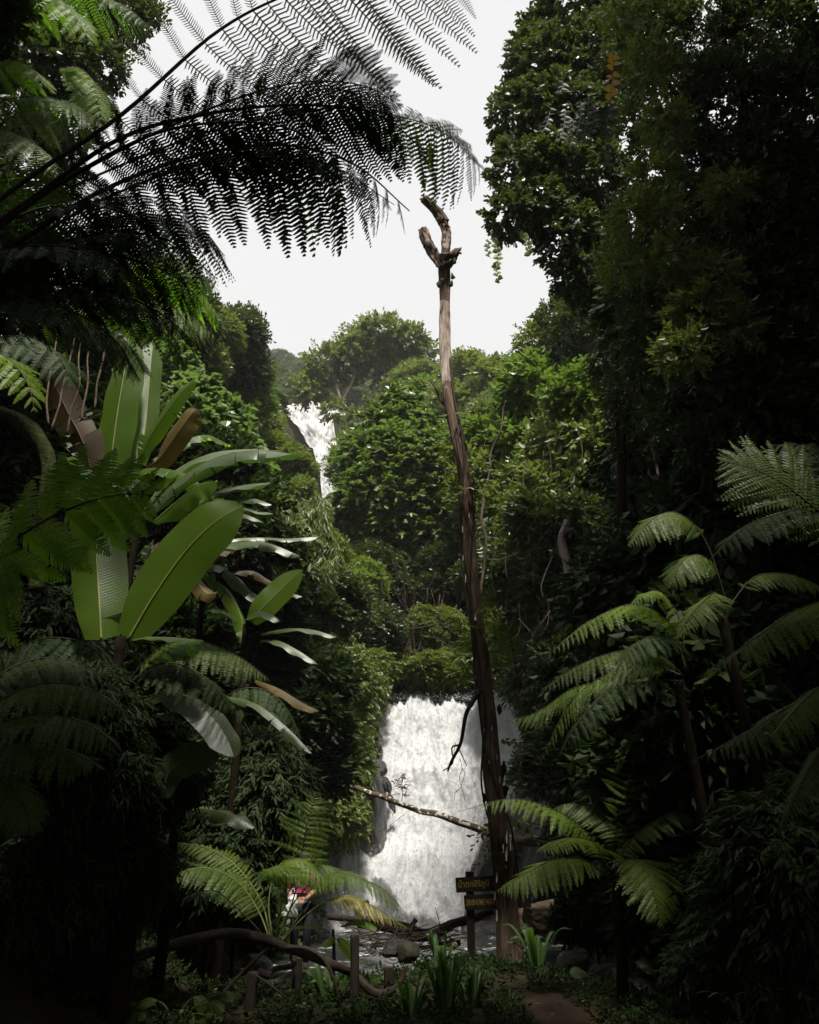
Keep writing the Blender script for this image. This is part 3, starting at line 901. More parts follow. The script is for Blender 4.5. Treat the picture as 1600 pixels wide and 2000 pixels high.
# ------------------------------------------------------------------ crowns and trees
def lumpy(n, seed, flat=0.75, spread=0.62, rad=(0.30, 0.46)):
    r = np.random.default_rng(seed)
    b = [((0, 0, 0), (0.55, 0.55, 0.5 * flat))]
    for i in range(n):
        u = r.normal(0, 1, 3); u /= np.linalg.norm(u)
        k = r.uniform(*rad)
        b.append((tuple(u * spread * np.array([1, 1, flat])), (k, k, k * 0.85)))
    return b


CROWN = {}
for k in range(3):
    CROWN['fine', k] = crown_mesh("crown", lumpy(26, 100 + k, 0.9, 0.92, (0.16, 0.42)), 4800, 8, 0.22, 0.092, 0.027, M['leaf_mid'], 200 + k, 'd')
    CROWN['bush', k] = crown_mesh("foliage", lumpy(18, 120 + k, 0.95, 0.95, (0.18, 0.42)), 2300, 7, 0.32, 0.14, 0.042, M['leaf_mid'], 220 + k, 'o', 0.25)
    CROWN['far', k] = crown_mesh("crown", lumpy(20, 140 + k, 0.8, 0.75, (0.22, 0.42)), 3200, 7, 0.15, 0.085, 0.028, M['leaf_far'], 240 + k, 'd')
CROWN['droop', 0] = crown_mesh("foliage", lumpy(12, 150, 0.9), 2600, 8, 0.34, 0.16, 0.020, M['leaf_mid'], 250, 'n', 0.5, 0.5)
CROWN['droop', 1] = crown_mesh("foliage", lumpy(12, 151, 0.9), 2600, 8, 0.34, 0.16, 0.020, M['leaf_mid'], 251, 'n', 0.5, 0.5)
CROWN['droop', 2] = CROWN['droop', 0]
CROWN['canopy', 0] = crown_mesh("crown", lumpy(30, 160, 0.8, 0.78, (0.2, 0.42)), 13000, 9, 0.13, 0.05, 0.016, M['leaf_shaded'], 260, 'd')  # crown of the unseen trees added for shade
_tn = 0


def tree(kind, px, py, Y, rpx, ratio, mat, label, group=None, name='tree', cat='tree', trunk=True, rz=None, leanx=0.0, tr=None):
    """crown centred where (px, py) meets depth Y; the trunk goes down to the ground below"""
    global _tn
    _tn += 1
    c = P(px, py, Y)
    r = rpx * (1.0 if kind == 'far' else 1.12) * mpp(px, py, Y)
    rd = random.Random(_tn)
    bx, by_ = c.x + leanx * r, c.y
    g = gz(bx, by_)
    if g > c.z - 0.2 * r: g = c.z - 0.5 * r
    t = thing(name, (bx, by_, g), label, cat, group)
    me = CROWN[kind, rd.randrange(3)]
    pn = 'crown' if name.endswith('tree') else 'foliage'
    cr = link(pn, me, None, t, Matrix.Translation(c - t.location) @ Matrix.Rotation(rd.uniform(-.3, .3), 4, 'X') @ Matrix.Rotation(rd.uniform(-.3, .3), 4, 'Y') @ Matrix.Rotation(rd.uniform(0, 6.28), 4, 'Z') @ Matrix.Diagonal((r * rd.uniform(.8, 1.3), r * rd.uniform(.8, 1.3), r * ratio * rd.uniform(.9, 1.15), 1)))
    cr.material_slots[0].link = 'OBJECT'
    cr.material_slots[0].material = M[mat]
    if trunk:
        q = Vector((rd.uniform(-.2, .2) * r, rd.uniform(-.2, .2) * r, (c.z - g) * 0.55))
        top = c - t.location
        rr = tr or (0.03 if mat == 'leaf_shaded' else max(0.05, r * 0.055))
        parts = [tube(curve([(0, 0, -0.3), tuple(q), tuple(top)], 14), np.linspace(rr, rr * 0.5, 14), 7)]
        for a in range(4):
            an = rd.uniform(0, 6.28)
            e = top + Vector((math.cos(an) * r * .6, math.sin(an) * r * .6, r * ratio * rd.uniform(0.1, .6)))
            s0 = q.lerp(top, rd.uniform(0.5, 0.9))
            parts.append(tube(curve([tuple(s0), tuple(s0.lerp(e, .5) + Vector((0, 0, -.08 * r))), tuple(e)], 8), np.linspace(rr * .4, rr * .12, 8), 5))
        V, F = join(parts)
        link("trunk" if pn == 'crown' else 'stem', mesh_np("trunk", V, F, True, None, M['stem' if mat == 'leaf_shaded' else 'twig']), None, t)
    return t


def custom(name, cat, label, base, blobs_px, S, m, slen, L, W, mat, seed, shape='o', part='foliage', group=None, **kw):
    """foliage filling blobs given as (px, py, Y, rx, rz) in photo pixels"""
    t = thing(name, base, label, cat, group)
    b = []
    for q in blobs_px:
        px, py, Y, rx, rz_ = q[:5]
        c = P(px, py, Y) - t.location
        k = mpp(px, py, Y)
        dep = q[5] if len(q) > 5 else rx * k
        b.append((tuple(c), (rx * k, dep, rz_ * k)))
    link(part, crown_mesh(part, b, S, m, slen, L, W, M[mat], seed, shape, **kw), None, t)
    return t


# far ridge
FAR = [(478, 705, 228, 26), (505, 712, 232, 28), (538, 712, 236, 30), (572, 718, 230, 28), (606, 728, 226, 30), (640, 735, 222, 26), (860, 725, 225, 28), (893, 716, 232, 32), (925, 728, 226, 30), (962, 734, 224, 26), (992, 730, 232, 24), (1018, 718, 236, 26), (1042, 735, 226, 26), (1075, 730, 220, 30), (440, 715, 220, 30), (820, 735, 220, 26), (780, 738, 220, 26), (720, 735, 222, 26)]
for px, py, Y, r in FAR:
    tree('far', px, py, Y, r, 0.85, 'leaf_far', "small pale hazy tree on the far ridge against the white sky", "hazy trees along the far ridge")
for k, (px, py, Y, r) in enumerate([(505, 755, 170, 40), (545, 745, 165, 34), (580, 765, 150, 38), (520, 788, 130, 34), (605, 752, 168, 26), (640, 765, 150, 34), (860, 762, 160, 40), (900, 757, 170, 44), (945, 765, 165, 40), (985, 763, 172, 40), (1025, 762, 165, 40), (680, 775, 150, 40), (720, 770, 160, 40), (765, 770, 150, 40), (815, 765, 150, 40), (840, 790, 120, 40), (470, 750, 150, 40), (440, 760, 140, 45), (1070, 770, 150, 45), (550, 778, 122, 26), (568, 772, 118, 16)]):
    tree('far', px, py, Y, r, 0.8, 'leaf_far', "grey green tree on the slope below the far ridge", "trees below the far ridge")

# the wide-crowned tree beside the upper fall, limbs showing through
ub = P(735, 870, 80)
um = custom("umbrella_tree", "tree", "wide umbrella crowned tree with bare forking limbs beside the upper fall", (ub.x, ub.y, gz(ub.x, ub.y)),
            [(640, 715, 80, 45, 26), (612, 750, 80, 32, 24), (688, 690, 80, 42, 26), (740, 655, 80, 50, 24), (790, 668, 80, 42, 24), (828, 690, 80, 24, 18), (718, 668, 82, 34, 16), (600, 768, 79, 20, 12), (650, 800, 79, 20, 12), (770, 740, 82, 36, 34), (672, 722, 83, 34, 18), (760, 700, 83, 40, 14), (676, 862, 77, 12, 8), (700, 826, 79, 24, 24)],
            2700, 8, 1.0, 0.48, 0.15, 'leaf_mid', 301, 'd', 'crown', inner=0.3)
lim = []
def limb(pts, r0, r1):
    lim.append(tube(curve([tuple(P(*p) - um.location) for p in pts], 16), np.linspace(r0, r1, 16), 6))
limb([(735, 900, 80), (722, 842, 80), (690, 815, 80), (668, 785, 80), (652, 740, 80), (640, 715, 80)], 0.45, 0.12)
limb([(690, 815, 80), (650, 770, 80), (625, 757, 80), (605, 760, 80)], 0.25, 0.08)
limb([(668, 785, 80), (690, 740, 80), (690, 700, 80)], 0.2, 0.07)
limb([(770, 860, 81), (752, 780, 81), (752, 720, 81), (742, 670, 81)], 0.45, 0.12)
limb([(752, 735, 81), (785, 700, 81), (800, 675, 81)], 0.22, 0.06)
limb([(752, 720, 81), (725, 690, 81), (712, 680, 81)], 0.2, 0.06)
limb([(700, 830, 80), (685, 800, 79), (640, 800, 79)], 0.16, 0.05)
V, F = join(lim)
link("trunk", mesh_np("trunk", V, F, True, None, M['twig_pale']), None, um)

# middle distance
MID = [
    ('fine', 425, 690, 38, 66, 1.25, 'leaf_dark', "dense dark rounded tree on the left skyline", 'tree'),
    ('fine', 365, 655, 34, 66, 1.1, 'leaf_mid', "green tree left of the skyline gap behind the banana leaves", 'tree'),
    ('fine', 300, 640, 26, 90, 1.2, 'leaf_dark', "shaded tree behind the uppermost banana leaves", 'tree'),
    ('fine', 450, 770, 44, 60, 1.0, 'leaf_vine', "mid green bush spilling down left of the upper fall", 'shrub'),
    ('fine', 512, 865, 52, 54, 1.0, 'leaf_mid', "bushy tree hiding the foot of the upper fall", 'tree'),
    ('fine', 497, 795, 70, 44, 0.8, 'leaf_far', "rounded shrub on the crest left of the upper fall", 'shrub'),
    ('fine', 538, 920, 56, 36, 1.0, 'leaf_dark', "dark shrub at the left edge of the falling upper water", 'shrub'),
    ('fine', 540, 925, 42, 60, 0.8, 'leaf_mid', "green shrub above the grey banana leaves", 'shrub'),
    ('fine', 600, 1045, 48, 40, 0.7, 'leaf_bright', "bright leafy shrub just below the upper fall", 'shrub'),
    ('fine', 715, 915, 60, 48, 1.0, 'leaf_vine', "green shrub right of the upper fall's lower water", 'shrub'),
    ('fine', 665, 1060, 44, 55, 1.0, 'leaf_bright', "shrub between the bamboo and the creeper clad tree", 'shrub'),
    ('fine', 880, 810, 75, 62, 1.0, 'leaf_vine', "rounded green tree behind the bare trunk's left side", 'tree'),
    ('fine', 950, 785, 66, 70, 0.9, 'leaf_mid', "green tree right of the bare trunk below the ridge", 'tree'),
    ('fine', 1010, 800, 58, 60, 0.9, 'leaf_far', "small tree under the right end of the skyline", 'tree'),
    ('fine', 870, 880, 56, 60, 1.1, 'leaf_dark', "dark green tree against the bare trunk's left edge", 'tree'),
    ('fine', 965, 870, 48, 75, 1.0, 'leaf_mid', "leafy tree behind the bare trunk at mid height", 'tree'),
    ('bush', 1050, 850, 36, 90, 1.0, 'leaf_vine', "sunlit yellow green shrub on the right slope", 'shrub'),
    ('fine', 1110, 720, 40, 75, 1.0, 'leaf_mid', "tree on the right slope meeting the sky", 'tree'),
    ('fine', 1150, 650, 34, 80, 1.0, 'leaf_dark', "dark tree under the big creeper hung tree", 'tree'),
    ('bush', 1140, 800, 30, 80, 1.0, 'leaf_vine', "leafy shrub on the right slope below the creeper hung tree", 'shrub'),
    ('bush', 1130, 940, 30, 85, 1.1, 'leaf_mid', "broad leaved shrub on the right slope", 'shrub'),
    ('bush', 1010, 980, 36, 80, 1.1, 'leaf_mid', "shrub just right of the bare trunk", 'shrub'),
    ('bush', 1080, 1080, 28, 80, 1.0, 'leaf_dark', "dark creeper bush beside the broken stump", 'shrub'),
    ('bush', 980, 1110, 33, 60, 1.1, 'leaf_dark', "dark shrub behind the lower middle of the bare trunk", 'shrub'),
    ('fine', 1010, 1230, 30, 60, 1.1, 'leaf_vine', "green shrub above the right side of the lower fall", 'shrub'),
    ('fine', 880, 1010, 44, 70, 1.1, 'leaf_dark', "dark leafy tree between the creeper clad tree and bare trunk", 'tree'),
    ('fine', 865, 1235, 36, 40, 0.8, 'leaf_mid', "small shrub in the hollow above the lower fall", 'shrub'),
    ('droop', 850, 1320, 33.6, 60, 0.55, 'leaf_mid', "low bush overhanging the lip of the lower fall", 'shrub'),
    ('droop', 930, 1290, 34, 50, 0.8, 'leaf_mid', "feathery bush behind the trunk above the fall", 'shrub'),
    ('fine', 745, 1320, 34, 40, 0.7, 'leaf_dark', "dark low shrub at the left end of the fall's lip", 'shrub'),
    ('fine', 720, 1140, 38, 55, 1.0, 'leaf_dark', "dark shrub below the bamboo spray", 'shrub'),
    ('fine', 690, 1230, 33, 60, 1.0, 'leaf_dark', "dark green shrub on top of the left bank", 'shrub'),
    ('fine', 610, 1180, 26, 70, 0.9, 'leaf_dark', "dark shrub under the bamboo behind the banana leaves", 'shrub'),
    ('bush', 500, 1120, 20, 90, 0.9, 'leaf_shaded', "shaded shrub behind the grey banana leaves", 'shrub'),
    ('bush', 420, 1010, 22, 100, 0.9, 'leaf_shaded', "shaded shrub behind the large upright banana leaf", 'shrub'),
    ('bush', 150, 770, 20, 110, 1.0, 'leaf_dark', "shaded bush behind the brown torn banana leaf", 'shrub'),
    ('bush', 60, 900, 16, 140, 1.0, 'leaf_shaded', "dark bush at the left edge behind the backlit fern", 'shrub'),
    ('bush', 330, 1330, 17, 120, 0.9, 'leaf_shaded', "very dark bush below the large upright banana leaf", 'shrub'),
    ('bush', 560, 1290, 22, 90, 0.9, 'leaf_shaded', "dark bush left of the fall's leafy bank", 'shrub'),
    ('bush', 560, 1440, 22, 90, 1.0, 'leaf_shaded', "dark bush above the curled fern frond", 'shrub'),
    ('bush', 430, 1520, 18, 110, 0.9, 'leaf_shaded', "near black bush behind the bottom left banana leaf", 'shrub'),
    ('bush', 200, 1560, 15, 150, 1.0, 'leaf_shaded', "near black bush in the lower left shade", 'shrub'),
    ('bush', 1310, 890, 22, 90, 1.1, 'leaf_shaded', "dark bush on the right slope above the grey ferns", 'shrub'),
    ('bush', 1270, 1040, 20, 80, 1.0, 'leaf_shaded', "dark bush behind the grey fern frond", 'shrub'),
    ('bush', 1180, 1330, 22, 110, 1.0, 'leaf_shaded', "dark bush behind the right hand fern tier", 'shrub'),
    ('bush', 1380, 1100, 15, 160, 1.2, 'leaf_shaded', "near black bush behind the right hand ferns", 'shrub'),
    ('bush', 1450, 1400, 13, 170, 1.2, 'leaf_shaded', "near black bush filling the lower right shade", 'shrub'),
    ('bush', 1300, 1560, 16, 130, 1.1, 'leaf_shaded', "dark bush behind the low spreading fern", 'shrub'),
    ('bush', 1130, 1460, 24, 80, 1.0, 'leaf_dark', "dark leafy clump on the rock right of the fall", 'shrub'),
    ('droop', 30, 1180, 12, 150, 1.0, 'leaf_shaded', "dark drooping bush behind the backlit fern's lower pinnae", 'shrub'),
    ('droop', 60, 1330, 11, 150, 1.0, 'leaf_shaded', "dark drooping bush at the left edge below the backlit fern", 'shrub'),
    ('droop', 120, 1700, 9.5, 120, 1.0, 'leaf_shaded', "dark drooping bush hiding the banana stems at the lower left", 'shrub'),
    ('droop', 20, 1780, 9, 120, 1.0, 'leaf_shaded', "dark drooping bush in the lower left corner", 'shrub'),
    ('droop', 260, 1720, 10.5, 90, 1.1, 'leaf_shaded', "dark drooping bush left of the spreading ground fern", 'shrub'),
    ('droop', 420, 1690, 14.5, 90, 1.0, 'leaf_shaded', "dark drooping bush behind the spreading ground fern", 'shrub'),
    ('droop', 1560, 1700, 10, 150, 1.0, 'leaf_shaded', "dark drooping bush at the lower right edge", 'shrub'),
    ('droop', 1400, 1880, 10.5, 90, .8, 'leaf_shaded', "dark drooping low bush before the lower right shade", 'shrub'),
    ('bush', 120, 1010, 19, 110, 1.0, 'leaf_shaded', "dark bush hidden behind the nearest banana plant", 'shrub'),
    ('bush', 1500, 560, 15, 150, 1.2, 'leaf_shaded', "dark leafy mass deep behind the right canopy", 'shrub'),
    ('bush', 1160, 1760, 17, 70, 0.8, 'leaf_shaded', "dark low bush beside the brown rock", 'shrub'),
    ('bush', 1430, 1740, 13, 150, 0.9, 'leaf_shaded', "near black low bush at the lower right", 'shrub'),
]
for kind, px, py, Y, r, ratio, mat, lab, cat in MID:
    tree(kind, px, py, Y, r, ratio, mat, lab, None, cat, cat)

# the creeper clad tree in the middle of the valley
cb = P(800, 1290, 40)
ct = custom("creeper_clad_tree", "tree", "tall tree wrapped in glossy creeper at the middle of the valley", (cb.x, cb.y, gz(cb.x, cb.y)),
            [(782, 800, 41, 34, 34), (765, 845, 41, 55, 50), (800, 850, 41, 50, 50), (752, 900, 40, 66, 60), (805, 920, 40, 75, 70), (740, 970, 40, 75, 55), (800, 990, 40, 70, 60), (760, 1040, 40, 60, 40), (712, 940, 41, 34, 40), (830, 1040, 40, 45, 60), (695, 1010, 40, 40, 26), (775, 1085, 40, 40, 30), (850, 960, 40, 40, 60), (835, 1100, 40, 30, 40), (730, 1075, 40, 24, 22)],
            5200, 8, 0.6, 0.37, 0.13, 'leaf_vine', 303, 'o', 'crown', hang=0.45, nup=0.9, inner=0.6)
V, F = join([tube(curve([tuple(P(*p) - ct.location) for p in pts], 20), np.linspace(a, b, 20), 8, True, (2.0, 0.25, 1.0), 3) for pts, a, b in [
    ([(797, 1310, 40), (795, 1200, 40), (797, 1080, 40), (790, 900, 40.5), (782, 800, 41)], 0.26, 0.1), ([(790, 1120, 40), (760, 1000, 40)], 0.07, 0.04)]])
link("trunk", mesh_np("trunk", V, F, True, None, M['twig_pale']), None, ct)
for k, pts in enumerate([[(738, 1140, 39), (752, 1200, 38.6), (765, 1270, 38)], [(760, 1130, 39), (770, 1210, 38.7), (762, 1290, 38)], [(815, 1060, 39), (822, 1160, 38.7), (812, 1260, 38)], [(775, 1150, 39), (781, 1230, 38.7), (776, 1300, 38)], [(725, 1150, 39), (748, 1250, 38.6), (770, 1310, 38)]]):
    o = tube_obj("hanging_root", [P(*p) for p in pts], 0.035, 0.02, M['twig_pale'], None, 16, 5, None, (0, 0, 0), 0.2, k)
    tag(o, "thin pale aerial root hanging below the creeper clad tree", "root", "aerial roots over the hollow")

# heart leaved shrub, bamboo, banks
hb = P(400, 1000, 21)
custom("heart_leaved_shrub", "shrub", "pale green creeper mound with big heart shaped leaves behind the banana plant", (hb.x, hb.y, gz(hb.x, hb.y)),
       [(345, 715, 22, 28, 40), (385, 790, 21.5, 50, 50), (430, 830, 21.5, 45, 50), (400, 860, 21, 60, 50), (455, 880, 21.5, 45, 40), (480, 930, 22, 50, 30), (360, 830, 21, 50, 60)],
       1500, 5, 0.35, 0.26, 0.11, 'leaf_heart', 304, 'h', hang=0.5, nup=0.8, inner=0.7)
bb = P(560, 1250, 23)
bam = thing("bamboo", (bb.x, bb.y, gz(bb.x, bb.y)), "bright green bamboo spray arching over the left bank", "bamboo")
r = np.random.default_rng(77)
cs, ds = [], []
culms = []
for k in range(44):
    a0 = P(r.uniform(500, 600), r.uniform(1150, 1230), 23 + r.uniform(-.8, .8))
    pk = P(r.uniform(470, 640), r.uniform(960, 1060), 23 + r.uniform(-.8, .8))
    en = P(r.uniform(560, 665), r.uniform(1030, 1150), 22.3 + r.uniform(-.8, .8))
    cc = curve([a0, a0.lerp(pk, .6), pk, pk.lerp(en, .6) + Vector((0, 0, .2)), en], 26)
    culms.append(tube(cc - np.array(bam.location), np.linspace(0.022, 0.006, 26), 5))
    for q in range(8, 26):
        for z_ in range(3):
            cs.append(cc[q] + r.normal(0, .06, 3)); ds.append(np.array([r.normal(.25, .5), r.normal(-.1, .5), r.normal(-.7, .3)]))
V, F = sprays(np.array(cs) - np.array(bam.location), np.array(ds), 7, 0.28, 0.24, 0.023, r, 'n', 0.5, 0.6, 0.5, 0.5, 0.5)
link("foliage", mesh_np("foliage", V, F, False, None, M['leaf_bright']), None, bam)
V, F = join(culms)
link("culms", mesh_np("culms", V, F, True, None, M['rachis_green']), None, bam)['kind'] = 'stuff'

lb = P(660, 1660, 28)
custom("creeper_bank", "shrub", "leafy creeper curtain covering the rock bank left of the lower fall", (lb.x, lb.y, gz(lb.x, lb.y)),
       [(700, 1345, 31, 42, 60), (655, 1330, 29.5, 60, 70), (690, 1420, 30, 38, 60), (640, 1430, 28.5, 55, 60), (680, 1500, 29, 42, 55), (630, 1520, 27.5, 60, 60), (688, 1545, 29, 28, 36), (650, 1600, 27.6, 60, 45), (600, 1440, 26.5, 50, 70), (600, 1600, 26, 50, 60)],
       6200, 8, 0.34, 0.13, 0.040, 'leaf_mid', 305, 'o', hang=0.6, inner=0.7)
custom("hanging_shrub", "shrub", "light green drooping shrub hanging down the left bank", (lb.x - .3, lb.y - .6, gz(lb.x, lb.y) + 1),
       [(640, 1370, 27, 32, 70), (660, 1450, 27.5, 28, 60), (700, 1480, 28.4, 22, 60), (620, 1330, 26.6, 30, 50), (720, 1345, 30.2, 16, 40), (685, 1530, 28, 24, 30)],
       1500, 8, 0.42, 0.17, 0.020, 'leaf_vine', 306, 'n', hang=0.9, inner=0.5)

# big creeper hung tree and the dark canopy on the right
rb = P(1205, 1250, 17)
bt = custom("creeper_hung_tree", "tree", "tall dark tree draped in creepers against the sky right of centre", (rb.x, rb.y, gz(rb.x, rb.y)),
            [(1120, 30, 17, 75, 80), (1060, 130, 17, 62, 70), (1150, 140, 17, 90, 80), (1030, 230, 16.6, 60, 70), (1110, 250, 17, 90, 80), (1010, 330, 16.5, 48, 50), (1080, 350, 16.8, 75, 60), (1000, 420, 16.4, 40, 45), (1050, 410, 16.6, 50, 45), (1160, 360, 17, 60, 80), (1110, 470, 16.8, 50, 60), (1130, 540, 17, 40, 40), (1170, 450, 17.2, 45, 60), (1190, 60, 17, 60, 80), (1180, 560, 17.6, 50, 50), (1060, 60, 17.5, 40, 40), (1220, 660, 17.4, 40, 60), (1225, 760, 17.4, 34, 60), (1225, 860, 17.4, 34, 60)],
            8200, 8, 0.30, 0.14, 0.05, 'leaf_dark', 307, 'o', 'crown', hang=0.4, inner=0.62)
V, F = join([tube(curve([tuple(P(*p) - bt.location) for p in pts], 24), np.linspace(a * .6, b * .6, 24), 8, True, (2.0, 0.2, 1.0), 5) for pts, a, b in [
    ([(1215, 1260, 17), (1215, 900, 17), (1205, 600, 17), (1200, 380, 17.2), (1180, 150, 17.2)], 0.22, 0.09), ([(1203, 520, 17), (1150, 400, 17), (1080, 300, 16.8)], 0.09, 0.04), ([(1200, 430, 17.1), (1230, 300, 17), (1250, 150, 17)], 0.09, 0.04), ([(1188, 250, 17.2), (1130, 160, 17), (1100, 60, 17)], 0.07, 0.03)]])
link("trunk", mesh_np("trunk", V, F, True, None, M['stem']), None, bt)

rb2 = P(1480, 1300, 12)
rt = custom("canopy_tree", "tree", "tall shaded tree filling the upper right corner with small leaf sprays", (rb2.x, rb2.y, gz(rb2.x, rb2.y)),
            [(1270, 80, 12, 75, 80), (1370, 60, 12, 90, 90), (1480, 80, 12, 100, 100), (1570, 60, 12, 80, 100), (1310, 200, 12, 80, 60), (1420, 210, 12, 100, 80), (1540, 220, 12, 90, 90), (1290, 300, 12, 60, 60), (1360, 330, 12, 80, 70), (1480, 330, 12, 90, 80), (1590, 340, 12, 70, 90), (1260, 430, 12, 60, 60), (1350, 440, 12, 80, 70), (1460, 450, 12, 90, 80), (1570, 460, 12, 80, 80), (1250, 540, 12.5, 70, 60), (1350, 560, 12, 90, 70), (1460, 570, 12, 90, 80), (1570, 580, 12, 80, 90), (1290, 660, 12.6, 80, 70), (1400, 680, 12, 90, 80), (1520, 700, 12, 100, 90), (1250, 760, 14, 70, 60), (1360, 790, 12.5, 90, 70), (1470, 800, 12, 90, 80), (1580, 800, 12, 80, 90), (1640, 200, 12, 100, 160), (1650, 600, 12, 100, 200), (1240, 20, 12, 40, 50)],
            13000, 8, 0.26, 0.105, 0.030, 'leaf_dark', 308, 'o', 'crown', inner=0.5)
V, F = join([tube(curve([tuple(P(*p) - rt.location) for p in pts], 24), np.linspace(a, b, 24), 8, True, (2.0, 0.2, 1.0), 6) for pts, a, b in [
    ([(1490, 1300, 12), (1480, 900, 12), (1470, 600, 12), (1460, 300, 12), (1440, 60, 12)], 0.2, 0.07), ([(1474, 700, 12), (1380, 540, 12), (1300, 440, 12)], 0.08, 0.03), ([(1470, 500, 12), (1540, 350, 12), (1580, 200, 12)], 0.07, 0.03), ([(1465, 380, 12), (1390, 250, 12), (1300, 160, 12)], 0.07, 0.03), ([(1472, 620, 12), (1560, 520, 12), (1640, 400, 12)], 0.08, 0.03)]])
link("trunk", mesh_np("trunk", V, F, True, None, M['stem']), None, rt)
custom("sapling_tree", "tree", "slender light leaved tree in front of the dark right canopy", (rb2.x - 1.2, rb2.y - 1, gz(rb2.x - 1.2, rb2.y - 1)),
       [(1265, 130, 10.5, 34, 60), (1295, 250, 10.5, 36, 40), (1280, 340, 10.5, 30, 30), (1240, 420, 10.5, 30, 50), (1215, 510, 10.8, 30, 40), (1300, 500, 10.5, 30, 30), (1390, 540, 10.5, 40, 30), (1360, 600, 10.5, 40, 30), (1330, 690, 10.5, 36, 26), (1225, 30, 10.5, 26, 40), (1420, 380, 10.5, 30, 30), (1300, 420, 10.5, 30, 26), (1440, 640, 10.5, 30, 26)],
       900, 9, 0.30, 0.12, 0.028, 'leaf_mid', 309, 'o', 'crown', inner=0.3)

# left upper canopy
lb2 = P(60, 1200, 12)
lt = custom("canopy_tree", "tree", "leafy tree in the upper left corner behind the fern fronds", (lb2.x - 2, lb2.y, gz(lb2.x - 2, lb2.y)),
            [(40, 60, 12, 80, 80), (150, 30, 12, 80, 60), (240, 20, 12, 50, 40), (110, 130, 12, 80, 60), (190, 120, 12, 50, 60), (30, 200, 12, 70, 80), (130, 230, 12.5, 60, 50), (290, 30, 12, 20, 30), (60, 330, 13, 80, 80), (-60, 100, 12, 80, 150)],
            4200, 8, 0.26, 0.12, 0.034, 'leaf_dark', 310, 'o', 'crown', inner=0.45)
V, F = tube(curve([tuple(P(*p) - lt.location) for p in [(-60, 1200, 12), (-20, 700, 12), (20, 300, 12), (90, 60, 12)]], 20), np.linspace(.2, .06, 20), 8, True, (2, .2, 1), 7)
link("trunk", mesh_np("trunk", V, F, True, None, M['stem']), None, lt)

# ------------------------------------------------------------------ the bare trunk in the middle
TY = 15.5
tb = P(988, 1905, TY)
bt_ = thing("bare_tree", (tb.x, tb.y, gz(tb.x, tb.y) - 0.05), "tall leafless tree with peeling bark and a broken fork, standing before the falls", "tree")
off = bt_.location
tp = [(1002, 1940), (998, 1885), (992, 1800), (986, 1720), (979, 1660), (972, 1600), (961, 1500), (954, 1400), (942, 1300), (930, 1200), (918, 1090), (911, 960), (896, 870), (877, 780), (870, 700), (869, 630), (869, 575), (868, 530), (868, 495)]
tw = [44, 32, 25.5, 23, 22, 20.5, 19.5, 17.5, 17, 16, 14.5, 14, 12.8, 12, 12.5, 12, 11.5, 12.5, 14]        # half widths in photo pixels
ctl = [P(a, b, TY + 0.3 * math.sin(k * .9)) for k, (a, b) in enumerate(tp)]
cc = curve(ctl, 420)
hw = np.interp(np.linspace(0, len(tp) - 1, 420), np.arange(len(tp)), [h_ * mpp(a, b, TY) for h_, (a, b) in zip(tw, tp)])
hw = hw * (1 + 0.05 * vnoise(np.stack([np.linspace(0, 30, 420), np.zeros(420), np.zeros(420)], 1), 5))
V, F = tube(cc - np.array(off), hw * 0.88, 96, True, (6.5, 0.15, 1.3), 12)
tr_me = mesh_np("trunk", V, F, True, None, None)
tr_me.materials.append(M['bark']); tr_me.materials.append(M['bark_pale'])
# bark has come away high up: paler wood there, patchily
fc = V[F[0]].mean(1) + np.array(off)
pn = vnoise(fc * np.array([[2.5, 2.5, .8]]), 71) + 0.5 * vnoise(fc * 6, 72)
h_ = fc[:, 2] - tb.z
pal = (pn + np.minimum((h_ - 12.6) * 0.33, .35)) > 0
mi = np.zeros(len(tr_me.polygons), dtype=np.int32); mi[:len(pal)] = pal
tr_me.polygons.foreach_set("material_index", mi)
link("trunk", tr_me, None, bt_)


def stub(name, pts, r0, r1, mat, n=40, seg=28, ridge=(2.6, 0.2, 1.5), seed=1, parent=bt_):
    o = tube_obj(name, [P(*p) for p in pts], r0, r1, M[mat], parent, n, seg, ridge, off, 0.03, seed)
    if mat == 'bark_pale':
        o.data.materials.append(M['bark'])
        ce = np.empty(len(o.data.polygons) * 3, dtype=np.float32); o.data.polygons.foreach_get("center", ce)
        ce = ce.reshape(-1, 3)
        o.data.polygons.foreach_set("material_index", ((vnoise(ce * 5, 33) + .6 * vnoise(ce * 12, 34)) > 0.05).astype(np.int32))
    return o


k_ = mpp(870, 480, TY)
stub("branch", [(869, 512, TY), (870, 488, TY), (871, 462, TY), (866, 440, TY), (857, 422, TY), (847, 407, TY - .1), (837, 396, TY - .2), (830, 389, TY - .2)], 8.5 * k_, 7.5 * k_, 'bark_pale', ridge=(4, .32, 3), seed=3)
stub("branch", [(867, 522, TY), (857, 508, TY), (846, 494, TY), (837, 479, TY - .1), (831, 464, TY - .15), (828, 450, TY - .15)], 11 * k_, 8.5 * k_, 'bark_pale', ridge=(4, .4, 3), seed=4)
stub("branch", [(870, 520, TY), (880, 508, TY), (887, 497, TY - .1), (893, 490, TY - .1)], 11 * k_, 7 * k_, 'bark', ridge=(3.5, .4, 2.5), seed=5)
stub("bark_sheath", [(868, 436, TY - .02), (858, 422, TY - .03), (846, 406, TY - .12), (836, 395, TY - .2), (827, 387, TY - .25)], 9.5 * k_, 8 * k_, 'bark', ridge=(3.5, .4, 2.5), seed=8)
rs_ = random.Random(12)
